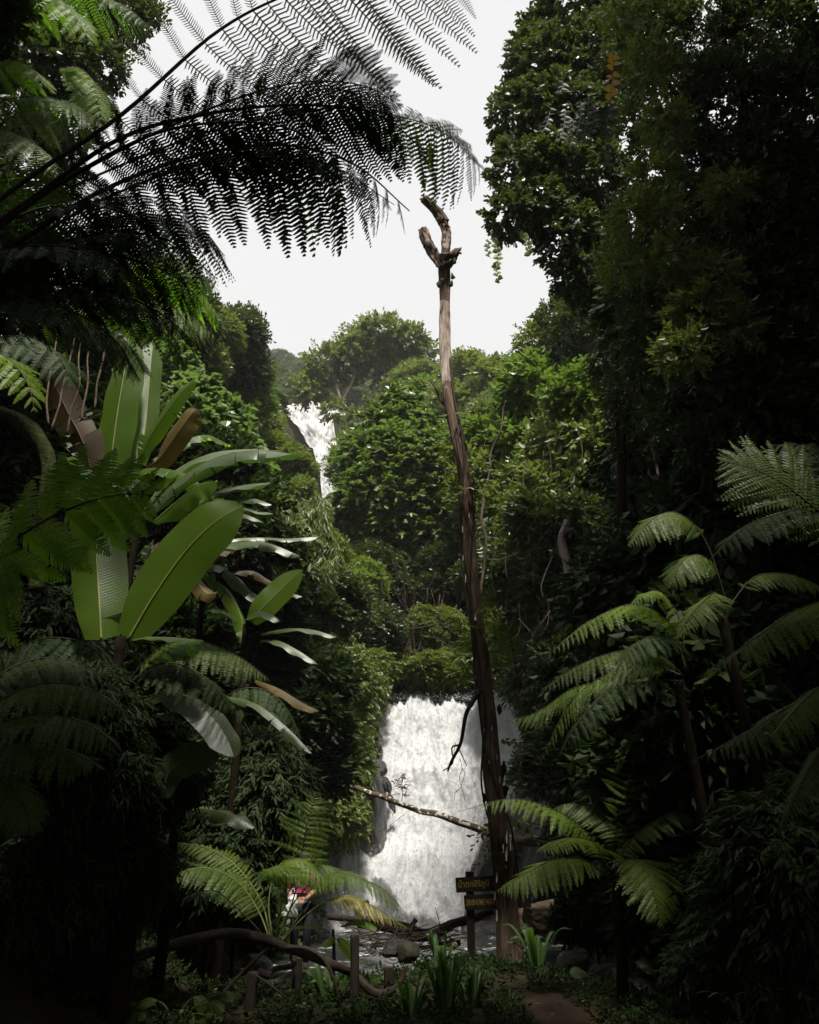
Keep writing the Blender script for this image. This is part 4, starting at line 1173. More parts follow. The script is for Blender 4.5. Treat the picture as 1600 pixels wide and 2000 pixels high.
for (px, py, dx, dy) in [(826, 450, -.1, 1), (829, 388, -.7, .8), (893, 490, .5, .9), (868, 436, .5, -.6), (862, 425, -.4, -1)]:
    for q in range(6):
        p0 = P(px + rs_.uniform(-7, 7), py + rs_.uniform(-3, 5), TY - .15 + rs_.uniform(-.06, .06)) - off
        l = rs_.uniform(4, 12) * k_
        p1 = p0 + Vector((dx + rs_.uniform(-.4, .4), rs_.uniform(-.3, .3), dy + rs_.uniform(-.3, .3))).normalized() * l
        V, F = tube(np.array([p0, p0.lerp(p1, .5), p1]), [2.6 * k_, 1.8 * k_, .3 * k_], 6)
        link("splinter", mesh_np("splinter", V, F, False, None, M['bark']), None, bt_)
for k, (px, py, s) in enumerate([(857, 556, 6), (863, 548, 5), (828, 463, 6), (830, 478, 5), (852, 487, 4), (884, 540, 6), (882, 555, 5), (888, 510, 5), (842, 396, 5), (850, 402, 4), (946, 1560, 7), (984, 1500, 9), (980, 1520, 8), (976, 1385, 7), (985, 1545, 8)]):
    p = P(px, py, TY - 0.15)
    kk = mpp(px, py, TY)
    link("moss", rock_mesh("moss", M['moss'], 80 + k, 3, 0.7, 2.6), None, bt_, Matrix.Translation(p - off) @ Matrix.Diagonal((s * kk * .8, s * kk * .8, s * kk * 1.5, 1)))
# pale scars and hanging bark flakes, each curved to the trunk
rf = random.Random(3)
for k, (px, py, l) in enumerate([(912, 1130, 16), (907, 1090, 10), (946, 1440, 14), (958, 1430, 8), (966, 1490, 9), (970, 1530, 12), (983, 1625, 20), (978, 1650, 14), (990, 1635, 26), (984, 1660, 22), (985, 1685, 12), (972, 1720, 16), (968, 1760, 14), (994, 1745, 10), (975, 1795, 18), (930, 1205, 12), (915, 1015, 10), (920, 1320, 8), (952, 1500, 10), (905, 1040, 12)]):
    idx = int(np.argmin([abs(1 - 0) if False else (Vector(c_) - P(px, py, TY)).length for c_ in cc]))
    ctr = Vector(cc[idx]); R_ = hw[idx]
    p = P(px, py, TY)
    dx = max(-0.85, min(0.85, (p.x - ctr.x) / R_))
    a = math.asin(dx)
    kk = mpp(px, py, TY)
    ll = l * kk * 1.1; ww = rf.uniform(1.0, 2.4) * kk
    vv = []
    for i in range(6):
        t = i / 5 - .5
        for j in (-1, 0, 1):
            aa = a + j * ww / R_ * (1 - 1.6 * t * t) * (0.6 + 0.4 * rf.random())
            rr = R_ * 1.08 + 0.012 + (0.010 if j == 0 else 0) + 0.02 * abs(t) * rf.random()
            vv.append((ctr.x - off.x + math.sin(aa) * rr + t * 0.05 * ll, ctr.y - off.y - math.cos(aa) * rr, ctr.z - off.z + t * ll))
    ff = [(i * 3 + j, i * 3 + j + 1, (i + 1) * 3 + j + 1, (i + 1) * 3 + j) for i in range(5) for j in (0, 1)]
    link("bark_flake", mesh_np("bark_flake", np.array(vv), np.array(ff), True, None, M['bark_flake']), None, bt_)
# twigs that still grow from it
stub("twig", [(866, 790, TY), (857, 775, TY), (850, 760, TY - .1), (843, 750, TY - .1), (840, 738, TY - .1)], .035, .016, 'twig', 20, 7, None, 11)
stub("twig", [(936, 1350, TY - .1), (925, 1368, TY - .3), (908, 1400, TY - .4), (900, 1450, TY - .4), (882, 1485, TY - .4), (875, 1505, TY - .4)], .055, .018, 'wood_dark', 40, 8, (2, .2, 2), 12)
stub("twig", [(897, 1455, TY - .4), (884, 1462, TY - .4), (886, 1490, TY - .4), (866, 1508, TY - .4)], .02, .010, 'wood_dark', 20, 6, None, 13)
stub("twig", [(897, 1465, TY - .4), (905, 1482, TY - .4), (912, 1497, TY - .4)], .012, .006, 'twig', 12, 5, None, 14)
for k, pts in enumerate([[(898, 1480, TY - .4), (903, 1500, TY - .4), (898, 1520, TY - .4), (905, 1545, TY - .4), (909, 1562, TY - .4)], [(902, 1500, TY - .4), (907, 1515, TY - .4), (900, 1540, TY - .4), (890, 1550, TY - .4), (888, 1565, TY - .4)], [(890, 1450, TY - .4), (886, 1465, TY - .4), (890, 1480, TY - .4)]]):
    stub("vine_tendril", pts, .006, .004, 'twig', 24, 5, None, 15 + k)
# wiry climber up the trunk
for k, ph in enumerate((0.0, 1.7)):
    cp = []
    for i in range(60, 330, 6):
        a = ph + i * 0.022 + 0.6 * math.sin(i * .05)
        cp.append(cc[i] + np.array([math.sin(a) * hw[i] * 1.2, -abs(math.cos(a)) * hw[i] * 1.2, 0]))
    V, F = tube(curve(cp, 140) - np.array(off), np.full(140, 0.018), 5)
    link("climbing_vine", mesh_np("climbing_vine", V, F, True, None, M['wood_dark']), None, bt_)
# leaves of the climber where the trunk meets the forest
r = np.random.default_rng(91)
idx = r.integers(90, 290, 260)
an = r.uniform(0, 2 * math.pi, 260)
c_ = cc[idx] + np.stack([np.sin(an) * hw[idx] * 1.25, np.cos(an) * hw[idx] * 1.25, r.normal(0, .2, 260)], 1) - np.array(off)
d_ = np.stack([np.sin(an), np.cos(an), r.normal(0, .4, 260)], 1)
keep = vnoise(c_ * 1.3, 5) > 0.12
V, F = sprays(c_[keep], d_[keep], 6, 0.4, 0.12, 0.035, r, 'o', 0.3)
link("climber_leaves", mesh_np("climber_leaves", V, F, False, None, M['leaf_mid']), None, bt_)['kind'] = 'stuff'
# thin bare sapling to its right
o = tube_obj("thin_sapling", [P(935, 1330, 15.9), P(938, 1150, 16.2), P(945, 1000, 16.4), P(962, 900, 16.5), P(985, 830, 16.6), P(995, 780, 16.6)], .045, .014, M['twig'], None, 40, 6, None, (0, 0, 0), .12, 9)
tag(o, "thin leaning bare sapling stem just right of the bare trunk", "sapling")

# ------------------------------------------------------------------ signpost
SY = 15.9
sp = P(921, 1850, SY)
k_ = mpp(921, 1780, SY)
sg = thing("signpost", (sp.x, sp.y, gz(sp.x, sp.y) - .1), "dark wooden signpost with two lettered boards half hidden by the trunk", "sign")
zt = P(921, 1702, SY).z - sg.location.z


def boxmesh(name, sx, sy, sz, mat, bev=0.008, seed=0):
    import bmesh
    bm = bmesh.new()
    bmesh.ops.create_cube(bm, size=1)
    for v in bm.verts: v.co = Vector((v.co.x * sx, v.co.y * sy, v.co.z * sz))
    bmesh.ops.bevel(bm, geom=bm.edges[:], offset=bev, segments=2, affect='EDGES')
    bmesh.ops.subdivide_edges(bm, edges=[e for e in bm.edges if e.calc_length() > 0.1], cuts=4)
    rr = random.Random(seed)
    for v in bm.verts: v.co += Vector((rr.uniform(-1, 1), rr.uniform(-1, 1), rr.uniform(-1, 1))) * 0.002
    me = bpy.data.meshes.new(name); bm.to_mesh(me); bm.free()
    me.materials.append(mat)
    return me


link("post", boxmesh("post", 15 * k_, .11, zt + .1, M['wood_dark'], .01, 1), None, sg, Matrix.Translation((0, 0.03, (zt - .1) / 2)))
b1w, b1h = 100 * k_, 27 * k_
b2w, b2h = 130 * k_, 26 * k_
c1 = P(890 + 50, 1726.0, SY - .1) - sg.location
c2 = P(907 + 65, 1760.5, SY - .1) - sg.location
rot1 = Matrix.Rotation(R(-2.5), 4, 'Y')
ROTB = Matrix.Rotation(R(-3.0), 4, 'Y')
board1 = link("sign_board", boxmesh("sign_board", b1w, .045, b1h, M['sign_board'], .006, 2), None, sg, Matrix.Translation(c1) @ ROTB)
board2 = link("sign_board", boxmesh("sign_board", b2w, .045, b2h, M['sign_board'], .006, 3), None, sg, Matrix.Translation(c2) @ Matrix.Rotation(R(-2.0), 4, 'Y'))


def text_mesh(body, size, sx=1.0, bold=0.0):
    cu = bpy.data.curves.new("lettering", 'FONT')
    cu.body = body; cu.size = size; cu.extrude = 0.003; cu.offset = bold
    cu.align_x = 'LEFT'; cu.align_y = 'CENTER'
    tmp = bpy.data.objects.new("lettering", cu); COL.objects.link(tmp)
    bpy.context.view_layer.update()
    me = bpy.data.meshes.new_from_object(tmp.evaluated_get(bpy.context.evaluated_depsgraph_get()))
    bpy.data.objects.remove(tmp); bpy.data.curves.remove(cu)
    n = len(me.vertices); co = np.empty(n * 3, dtype=np.float32); me.vertices.foreach_get("co", co); co = co.reshape(-1, 3)
    me.materials.clear(); me.materials.append(M['sign_letter']); me.name = "lettering"
    return me, co[:, 0].min(), co[:, 0].max(), co[:, 1].min(), co[:, 1].max()


me, x0, x1, y0, y1 = text_mesh("น้ำตกสิริภูมิ", 0.30, bold=0.004)
s = 60 * k_ / (x1 - x0)
link("lettering", me, None, board1, Matrix.Translation((-b1w / 2 + 5 * k_ - x0 * s, -.0265, -(y0 + y1) / 2 * s * 1.05)) @ Matrix.Rotation(math.pi / 2, 4, 'X') @ Matrix.Diagonal((s, s * 1.15, 1, 1)))
me, x0, x1, y0, y1 = text_mesh("SIRIBHUME WATERFALL", 0.2, bold=0.003)
s = 77 * k_ / (x1 - x0)
link("lettering", me, None, board2, Matrix.Translation((-b2w / 2 + 4 * k_ - x0 * s, -.0265, -(y0 + y1) / 2 * s * 2.0)) @ Matrix.Rotation(math.pi / 2, 4, 'X') @ Matrix.Diagonal((s, s * 2.0, 1, 1)))

# ------------------------------------------------------------------ log across the fall, with its red sapling
LY = 25.0
lg = thing("fallen_log", P(940, 1625, LY), "lichen spotted fallen log slanting across the white water", "log")
tube_obj("log_trunk", [P(682, 1532, 26), P(712, 1545, LY + .8), P(760, 1562, LY + .4), P(840, 1587, LY), P(905, 1610, LY - .3), P(945, 1625, LY - .6), P(1000, 1642, LY - .8), P(1090, 1645, LY - .8)], .065, .115, M['log'], lg, 90, 20, (2.4, .22, 1.4), lg.location, .05, 21)
tube_obj("log_branch", [P(1000, 1640, LY - .8), P(1050, 1640, LY - 1.2), P(1110, 1632, LY - 1.6), P(1160, 1640, LY - 1.9)], .11, .06, M['wood_dark'], lg, 40, 12, (2.4, .22, 1.4), lg.location, .06, 22)
tube_obj("log_branch", [P(1055, 1640, LY - 1.2), P(1066, 1615, LY - 1.3), P(1075, 1600, LY - 1.3)], .09, .10, M['rock_brown'], lg, 20, 10, (2.4, .22, 1.4), lg.location, .03, 23)
rp_ = P(785, 1565, LY + .3)
rs = thing("red_sapling", rp_, "little red leaved sapling sprouting on the fallen log", "sapling")
stv = [tube(curve([(0, 0, 0), (0.02, 0, .3), (-.02, 0, .62)], 10), np.linspace(.014, .005, 10), 5)]
r = np.random.default_rng(5)
cs, ds = [], []
for k in range(22):
    h = r.uniform(.15, .72)
    cs.append((r.normal(0, .05), r.normal(0, .05), h)); a = r.uniform(0, 6.28); ds.append((math.cos(a), math.sin(a) * .6, .35))
V, F = sprays(np.array(cs), np.array(ds), 5, .2, .13, .02, r, 'n', .35, .7, .4)
link("leaves", mesh_np("leaves", V, F, False, None, M['leaf_red']), None, rs)
link("stem", mesh_np("stem", *stv[0], True, None, M['twig']), None, rs)

# ------------------------------------------------------------------ rustic fence: posts and crooked rails
FY = 11.6
def post(px, y0, y1, hwid, Y, label, seed, mat='wood_dark'):
    a = P(px, y1, Y); b = P(px, y0, Y)
    g = gz(a.x, a.y)
    t = thing("fence_post", (a.x, a.y, min(g, a.z) - .1), label, "post", "round posts of the rustic rail fence")
    k = mpp(px, y0, Y)
    h = b.z - t.location.z
    zz = np.linspace(0, h, 40)
    V, F = tube(np.stack([0.01 * np.sin(zz * 3 + seed), 0 * zz, zz], 1), np.full(40, hwid * k) * (1 + .05 * np.sin(zz * 5 + seed)), 20, True, (2.2, .12, 1.2), seed)
    link("shaft", mesh_np("shaft", V, F, True, None, M[mat]), None, t)
    # sawn, weathered top standing a little proud
    V, F = tube(np.array([[0.01 * math.sin(h * 3 + seed), 0, h + .001], [0.01 * math.sin(h * 3 + seed), 0, h + .014]]), [hwid * k * .93, hwid * k * .8], 18)
    link("cap", mesh_np("cap", V, F, False, None, M['wood_rail']), None, t)
    return t


post(690, 1828, 1975, 9.5, FY, "tall dark post the long rail passes behind, right of the small fern", 1)
post(760, 1890, 1990, 10.5, FY + .2, "short post with a grey domed top inside the rail's hooked end", 2)
post(577, 1870, 1990, 9, FY + .3, "pale spotted post beside the little stream at the bottom", 3)
post(488, 1900, 2010, 11, FY - .4, "dark post left of the stream below the rail", 4)
post(128, 1812, 2010, 17, FY - 1.2, "thick dark post at the far left of the fence", 5)
post(205, 1850, 2010, 13, FY - .6, "black post right of the thickest one in the shade", 6)
rl = thing("fence_rail", P(440, 1822, FY), "long crooked branch rail rising and dipping along the fence", "rail")
tube_obj("rail", [P(-20, 2010, FY - .9), P(70, 1965, FY - .8), P(160, 1912, FY - .7), P(250, 1875, FY - .6), P(350, 1842, FY - .4), P(440, 1823, FY - .3), P(510, 1832, FY - .2), P(560, 1850, FY - .15), P(640, 1882, FY - .15), P(690, 1905, FY + .2), P(715, 1930, FY + .1), P(740, 1943, FY), P(770, 1932, FY), P(783, 1912, FY), P(784, 1893, FY)], .075, .038, M['wood_rail'], rl, 160, 16, (2.2, .16, 2.2), rl.location, .02, 31)
tube_obj("fork", [P(560, 1850, FY - .2), P(600, 1852, FY - .25), P(630, 1870, FY - .25), P(648, 1905, FY - .25), P(660, 1950, FY - .2), P(662, 1985, FY - .15)], .028, .02, M['wood_rail'], rl, 50, 10, (2.2, .16, 2.2), rl.location, .02, 32)
rl2 = thing("fence_rail", P(540, 1885, FY), "short bent branch hanging off the post by the stream", "rail")
tube_obj("rail", [P(575, 1862, FY + .1), P(572, 1885, FY), P(540, 1893, FY), P(524, 1905, FY - .05), P(520, 1900, FY)], .035, .03, M['wood_rail'], rl2, 50, 10, (2.2, .16, 2.2), rl2.location, .01, 33)
tube_obj("knot", [P(528, 1907, FY - .1), P(515, 1903, FY - .12), P(503, 1893, FY - .1), P(498, 1885, FY - .1)], .05, .03, M['wood_dark'], rl2, 24, 10, (2.2, .16, 2.2), rl2.location, .01, 34)
o = tube_obj("fence_brace", [P(436, 1940, FY - .3), P(470, 1902, FY - .25), P(500, 1872, FY - .2), P(528, 1845, FY - .15)], .026, .02, M['wood_rail'], None, 40, 8, (2.2, .16, 2.2), (0, 0, 0), .02, 35)
tag(o, "straight thin branch bracing the crooked rail from below", "branch")
o = tube_obj("dead_branch", [P(500, 1905, FY - .5), P(545, 1935, FY - .5), P(580, 1965, FY - .5), P(600, 2000, FY - .5)], .016, .012, M['wood_dark'], None, 40, 6, None, (0, 0, 0), .03, 36)
tag(o, "thin dark branch sagging over the little stream", "branch")
# driftwood jammed before the fall
DW = [([(700, 1800, 18), (760, 1812, 18), (800, 1830, 18), (850, 1825, 18), (880, 1806, 17.8), (920, 1800, 17.6), (960, 1782, 17.4)], .12, .08, "thick dark branch arching behind the signpost above the driftwood"),
      ([(640, 1790, 17), (700, 1792, 17), (760, 1800, 17), (820, 1822, 17)], .06, .05, "straight dark branch lying behind the yellowing fern tip"),
      ([(790, 1820, 16.6), (830, 1815, 16.6), (850, 1805, 16.6), (873, 1795, 16.6)], .022, .012, "thin twig pointing up at the white water"),
      ([(860, 1825, 16.6), (855, 1800, 16.6), (848, 1772, 16.6)], .012, .006, "upright bare twig before the foot of the fall"),
      ([(790, 1835, 16.2), (804, 1812, 16.2), (812, 1798, 16.2)], .045, .04, "broken dark stub sticking up from the driftwood"),
      ([(900, 1842, 17), (870, 1838, 17), (840, 1845, 17), (800, 1850, 17)], .05, .03, "low dark branch under the arching one"),
      ([(720, 1760, 20), (705, 1775, 20), (698, 1800, 20)], .05, .06, "short mossy stump left of the fern's drooping tip")]
for k, (pts, a, b, lab) in enumerate(DW):
    o = tube_obj("driftwood", [P(*p) for p in pts], a, b, M['wood_dark'], None, 50, 10, (2.2, .2, 1.8), (0, 0, 0), .06, 40 + k)
    tag(o, lab, "branch", "driftwood jammed before the fall")
r = np.random.default_rng(8)
tw_ = []
for k in range(150):
    c0 = P(r.uniform(690, 900), r.uniform(1818, 1870), r.uniform(15.5, 17.5))
    a = r.uniform(0, 6.28); l = r.uniform(.25, .8)
    d0 = Vector((math.cos(a), math.sin(a) * .5, r.uniform(-.25, .5)))
    tw_.append(tube(curve([tuple(c0), tuple(c0 + d0 * l * .5 + Vector((0, 0, r.normal(0, .05)))), tuple(c0 + d0 * l)], 6), np.linspace(.012, .005, 6), 4))
V, F = join(tw_)
tag(link("twig_litter", mesh_np("twig_litter", V, F, True, None, M['twig'])), "tangle of small dead twigs on the driftwood before the fall", kind='stuff')

# ------------------------------------------------------------------ person behind the small fern
PY = 13.7
pp = P(584, 1890, PY)
stn = rock_mesh("boulder", M['rock'], 77, 4, 0.12)
stn_c = np.empty(len(stn.vertices) * 3, dtype=np.float32); stn.vertices.foreach_get("co", stn_c); stn_c = stn_c.reshape(-1, 3)
stn_top = stn_c[(np.abs(stn_c[:, 0]) < .3) & (np.abs(stn_c[:, 1]) < .3)][:, 2].max()
sto = link("boulder", stn)
sto.location = (pp.x, pp.y, pp.z - .5 * stn_top - .02); sto.scale = (.75, .6, .5)
tag(sto, "flat dark rock that the person stands on behind the fern", "boulder", "boulders around the falls")
pz = pp.z - .03
hh = P(575, 1690, PY).z - pz
hh = 1.62
pe = thing("person", (pp.x, pp.y, pz), "person in pink top and dark trousers carrying a white bag behind the fern", "person")


def skin_body(name, verts, edges, radii, mat, parent, root=0, lvl=2):
    me = bpy.data.meshes.new(name)
    me.from_pydata(verts, edges, [])
    ob = bpy.data.objects.new(name, me); COL.objects.link(ob)
    m_ = ob.modifiers.new("skin", 'SKIN')
    for i, rr in enumerate(radii):
        me.skin_vertices[0].data[i].radius = (rr[0], rr[1]) if isinstance(rr, tuple) else (rr, rr)
    me.skin_vertices[0].data[root].use_root = True
    s_ = ob.modifiers.new("sub", 'SUBSURF'); s_.levels = lvl; s_.render_levels = lvl
    bpy.context.view_layer.update()
    m2 = bpy.data.meshes.new_from_object(ob.evaluated_get(bpy.context.evaluated_depsgraph_get()))
    bpy.data.objects.remove(ob); bpy.data.meshes.remove(me)
    m2.name = name
    m2.materials.clear(); m2.materials.append(mat)
    m2.polygons.foreach_set("use_smooth", [True] * len(m2.polygons))
    return link(name, m2, None, parent)


s = hh / 1.62
def sc(L): return [(a * s, b * s, c * s) for a, b, c in L]
bv = sc([(0, 0, .92), (0, 0, 1.06), (0, -.01, 1.2), (0, 0, 1.33), (0, -.01, 1.41), (0, -.02, 1.47), (0, -.03, 1.56),
         (.16, 0, 1.32), (.21, -.02, 1.10), (.08, -.17, .97), (.03, -.22, .96),
         (-.16, 0, 1.32), (-.21, -.01, 1.08), (-.17, -.12, .88), (-.15, -.17, .80),
         (.09, 0, .86), (.10, -.01, .48), (.10, .02, .08), (.11, -.12, .03),
         (-.09, 0, .86), (-.10, .03, .48), (-.10, .06, .08), (-.11, -.07, .03)])
be = [(0, 1), (1, 2), (2, 3), (3, 4), (4, 5), (5, 6), (3, 7), (7, 8), (8, 9), (9, 10), (3, 11), (11, 12), (12, 13), (13, 14), (0, 15), (15, 16), (16, 17), (17, 18), (0, 19), (19, 20), (20, 21), (21, 22)]
br = [(.135, .10), (.12, .09), (.13, .095), (.12, .085), .05, .075, .075, .055, .042, .032, .03, .055, .042, .032, .03, .085, .058, .04, .035, .085, .058, .04, .035]
br = [(a[0] * s, a[1] * s) if isinstance(a, tuple) else a * s for a in br]
skin_body("body", bv, be, br, M['skin'], pe)
def sub(ids):
    mp_ = {j: i for i, j in enumerate(ids)}
    return [bv[i] for i in ids], [(mp_[a], mp_[b]) for a, b in be if a in mp_ and b in mp_]
ids = [1, 2, 3, 7, 8, 11, 12]
v_, e_ = sub(ids); v_ = v_ + [(0, 0, .99 * s)]; e_ = e_ + [(0, 7)]
skin_body("shirt", v_, e_, [(.15 * s, .115 * s), (.148 * s, .112 * s), (.135 * s, .10 * s), .075 * s, .06 * s, .075 * s, .06 * s, (.155 * s, .12 * s)], M['cloth_pink'], pe, 1)
ids = [0, 15, 16, 17, 19, 20, 21]
v_, e_ = sub(ids)
skin_body("trousers", v_, e_, [(.148 * s, .112 * s), .10 * s, .072 * s, .058 * s, .10 * s, .072 * s, .058 * s], M['cloth_dark'], pe, 0)
hr = rock_mesh("hair", M['hair'], 3, 3, .06, 2)
link("hair", hr, None, pe, Matrix.Translation((0, .015 * s, 1.55 * s)) @ Matrix.Diagonal((.095 * s, .105 * s, .11 * s, 1)))
for sx in (-1, 1):
    link("eye", rock_mesh("eye", M['hair'], 4, 2, 0), None, pe, Matrix.Translation((sx * .028 * s, -.098 * s, 1.525 * s)) @ Matrix.Diagonal((.009, .006, .006, 1)))
    link("ear", rock_mesh("ear", M['skin'], 4, 2, 0), None, pe, Matrix.Translation((sx * .078 * s, -.02 * s, 1.515 * s)) @ Matrix.Diagonal((.012, .02, .03, 1)))
link("nose", rock_mesh("nose", M['skin'], 4, 2, 0), None, pe, Matrix.Translation((0, -.108 * s, 1.505 * s)) @ Matrix.Diagonal((.012, .018, .02, 1)))
for hx, hy, hz, sd in ((.03, -.22, .96, -1), (-.15, -.17, .80, 1)):
    for f_ in range(5):
        th = f_ == 4
        b0 = Vector((hx + (f_ - 1.5) * .016 if not th else hx + sd * .035, hy - .005, hz - .01))
        V, F = tube(curve([tuple(b0), tuple(b0 + Vector((sd * .012 * (3 if th else 1), -.03, -.03))), tuple(b0 + Vector((sd * .02, -.025, -.065 + .012 * abs(f_ - 1.5))))], 8), np.linspace(.010, .007, 8), 6)
        link("finger", mesh_np("finger", V, F, True, None, M['skin']), None, pe)
# the white bag, hanging from the forearm
bk = P(571, 1768, PY - .35)
bg_ = thing("bag", bk, "white plastic bag carried by the person behind the fern", "bag")
kk = mpp(571, 1768, PY)
gx_, gz__ = np.meshgrid(np.linspace(-1, 1, 25), np.linspace(-1, 1, 25))
bv2, bf2 = [], []
for sd in (-1, 1):
    yy = sd * .06 * np.sqrt(np.clip(1 - gx_ ** 2, 0, 1)) * np.clip(1 - (gz__ * .8) ** 2, 0, 1) + .008 * np.sin(gx_ * 9 + gz__ * 5)
    xx = gx_ * (10 - 3 * gz__) * kk + (gz__ * -2 * kk) * -1 + .012 * np.sin(gz__ * 7)
    o0 = len(bv2) * 625
    bv2.append(np.stack([xx.ravel(), yy.ravel(), (gz__ * 19 * kk + 2 * kk * gx_ * (gz__ < 0) * -1).ravel()], 1))
    i_ = (np.arange(24)[:, None] * 25 + np.arange(24)[None, :]).ravel() + o0
    bf2.append(np.stack([i_, i_ + 1, i_ + 26, i_ + 25], 1))
link("pouch", mesh_np("pouch", np.vstack(bv2), np.vstack(bf2), True, None, M['bag']), None, bg_)
V, F = tube(curve([(-4 * kk, 0, 18 * kk), (-2 * kk, 0, 27 * kk), (2 * kk, 0, 28 * kk), (5 * kk, 0, 18 * kk)], 16), np.full(16, .008), 6)
link("handle", mesh_np("handle", V, F, True, None, M['bag']), None, bg_)

# ------------------------------------------------------------------ banana plants on the left
def pl(pts):
    return [P(*p) for p in pts]


CAMV = Vector((0, -1, 0.15))
def banana(loc_px, label, leaves, stem_r=0.09, group='banana plants on the left bank'):
    b = P(*loc_px)
    g = gz(b.x, b.y)
    t = thing("banana_plant", (b.x, b.y, min(g, b.z)), label, "banana plant", group)
    pts = [(0, 0, -.2), (0.03, 0, (b.z - t.location.z) * .5), (0, 0, b.z - t.location.z + .1)]
    V, F = tube(curve(pts, 24), np.linspace(stem_r, stem_r * .65, 24), 14, True, (2, .08, .6), 3)
    link("stem", mesh_np("stem", V, F, True, None, M['stem']), None, t)
    for k, (pts, up, wpx, mat, kw) in enumerate(leaves):
        w_ = wpx * mpp(*pts[len(pts) // 2])
        banana_leaf(t, pl(pts), up, w_, mat, seed=k + int(loc_px[0]), **kw)
    return t


FACE = (0.0, -1.0, 0.25)
banana((235, 1260, 9), "nearest banana plant with two great backlit upright leaves", [
    ([(250, 1250, 9), (300, 1165, 8.9), (360, 1080, 8.8), (420, 1020, 8.7), (474, 988, 8.7)], (0.25, -1, 0.2), 112, 'banana', dict(fold=0.16, base_w=0.5, tip_pow=0.8, wave=.01, label="great smooth upright leaf glowing green")),
    ([(198, 1250, 9.1), (195, 1190, 9.1), (190, 1110, 9.2), (186, 1040, 9.3), (175, 970, 9.2), (150, 975, 8.9)], (0.1, -1, 0.1), 112, 'banana', dict(fold=0.14, base_w=0.6, wave=.015, tears=2, label="broad upright leaf shaded by the fern")),
    ([(255, 1245, 9.1), (330, 1245, 8.9), (395, 1250, 8.6)], (0, -.2, 1), 50, 'banana_grey', dict(fold=.3)),
])
banana((225, 960, 14), "tall banana plant with upright leaves catching the light", [
    ([(213, 935, 14), (222, 860, 13.9), (232, 790, 13.9), (244, 720, 14), (252, 660, 14.2)], (-0.25, -1, 0.0), 84, 'banana', dict(fold=0.22, base_w=.7, tip_pow=.7, wave=.02)),
    ([(270, 905, 14.2), (283, 840, 14.4), (290, 770, 14.6), (296, 700, 14.8), (300, 665, 15)], (0.5, -1, 0.1), 50, 'banana', dict(fold=.3, base_w=.6)),
    ([(275, 905, 14), (290, 858, 13.8), (325, 805, 13.6), (355, 765, 13.5), (378, 742, 13.5)], (0.3, -1, 0.45), 48, 'banana', dict(fold=.3, tears=3)),
    ([(285, 915, 13.8), (312, 895, 13.6), (345, 850, 13.4), (372, 812, 13.3), (385, 798, 13.3)], (0.35, -1, 0.2), 58, 'banana_old', dict(fold=.25, tears=2, tip_pow=.8, label="old leaf yellowed along its edge")),
    ([(180, 930, 14), (165, 870, 13.8), (130, 800, 13.6), (105, 745, 13.5), (95, 715, 13.5)], (-.2, -1, .1), 84, 'banana_brown', dict(fold=.2, tears=6, label="brown torn hanging leaf")),
    ([(230, 950, 14), (190, 930, 13.5), (160, 905, 13.2), (145, 890, 13)], (.2, -.6, .8), 60, 'banana_grey', dict(fold=.5)),
    ([(235, 945, 14), (262, 915, 13.6), (280, 925, 13.3), (285, 945, 13.2)], (0.3, -.5, .8), 50, 'banana_grey', dict(fold=.5, tears=2)),
    ([(300, 900, 14.6), (340, 870, 14.8), (400, 850, 15), (450, 870, 15.1)], (.1, -.5, 1), 40, 'banana', dict(fold=.5, tears=5, wave=.06)),
    ([(190, 920, 14.5), (150, 860, 14.6), (80, 830, 14.6), (20, 870, 14.6)], (-.1, -.6, .9), 60, 'banana', dict(fold=.4, tears=5, wave=.05)),
    ([(240, 930, 13.6), (300, 915, 13.2), (370, 930, 12.9), (425, 985, 12.7)], (.1, -.6, .9), 52, 'banana', dict(fold=.45, tears=4, wave=.06)),
    ([(60, 840, 15), (40, 780, 15), (35, 720, 15), (45, 690, 15)], (.2, -1, .1), 70, 'banana', dict(fold=.25, tears=2)),
])
banana((270, 1010, 13), "banana plant with long arching grey green leaves reaching right", [
    ([(280, 1010, 13), (340, 945, 12.7), (420, 895, 12.4), (500, 880, 12.2), (583, 888, 12.1)], (-0.12, -.42, 1), 62, 'banana_grey', dict(fold=.62, wave=.05, tears=5)),
    ([(275, 1005, 13.1), (330, 930, 13.2), (400, 890, 13.3), (470, 878, 13.5), (545, 880, 13.6)], (-.1, -.3, 1), 50, 'banana_grey', dict(fold=.5, wave=.05)),
    ([(300, 1020, 12.8), (345, 980, 12.6), (385, 950, 12.4), (420, 940, 12.3)], (-.3, -1, .5), 80, 'banana', dict(fold=.35, tears=1, wave=.05)),
    ([(380, 985, 14), (430, 958, 13.8), (480, 947, 13.6), (528, 942, 13.5)], (-.1, -.35, 1), 36, 'banana_grey', dict(fold=.55, wave=.04)),
    ([(380, 990, 14.2), (430, 968, 13.9), (490, 972, 13.6), (530, 985, 13.5)], (0, -.4, 1), 32, 'banana_grey', dict(fold=.5, wave=.04, tears=3)),
    ([(390, 1000, 14.2), (430, 978, 13.9), (470, 988, 13.7), (533, 1003, 13.5)], (0, -.4, 1), 30, 'banana_grey', dict(fold=.5, wave=.04, tears=2)),
    ([(400, 1005, 14), (440, 998, 13.8), (480, 1005, 13.6), (515, 1020, 13.5)], (0, -.5, 1), 24, 'banana_grey', dict(fold=.5, tears=3)),
])
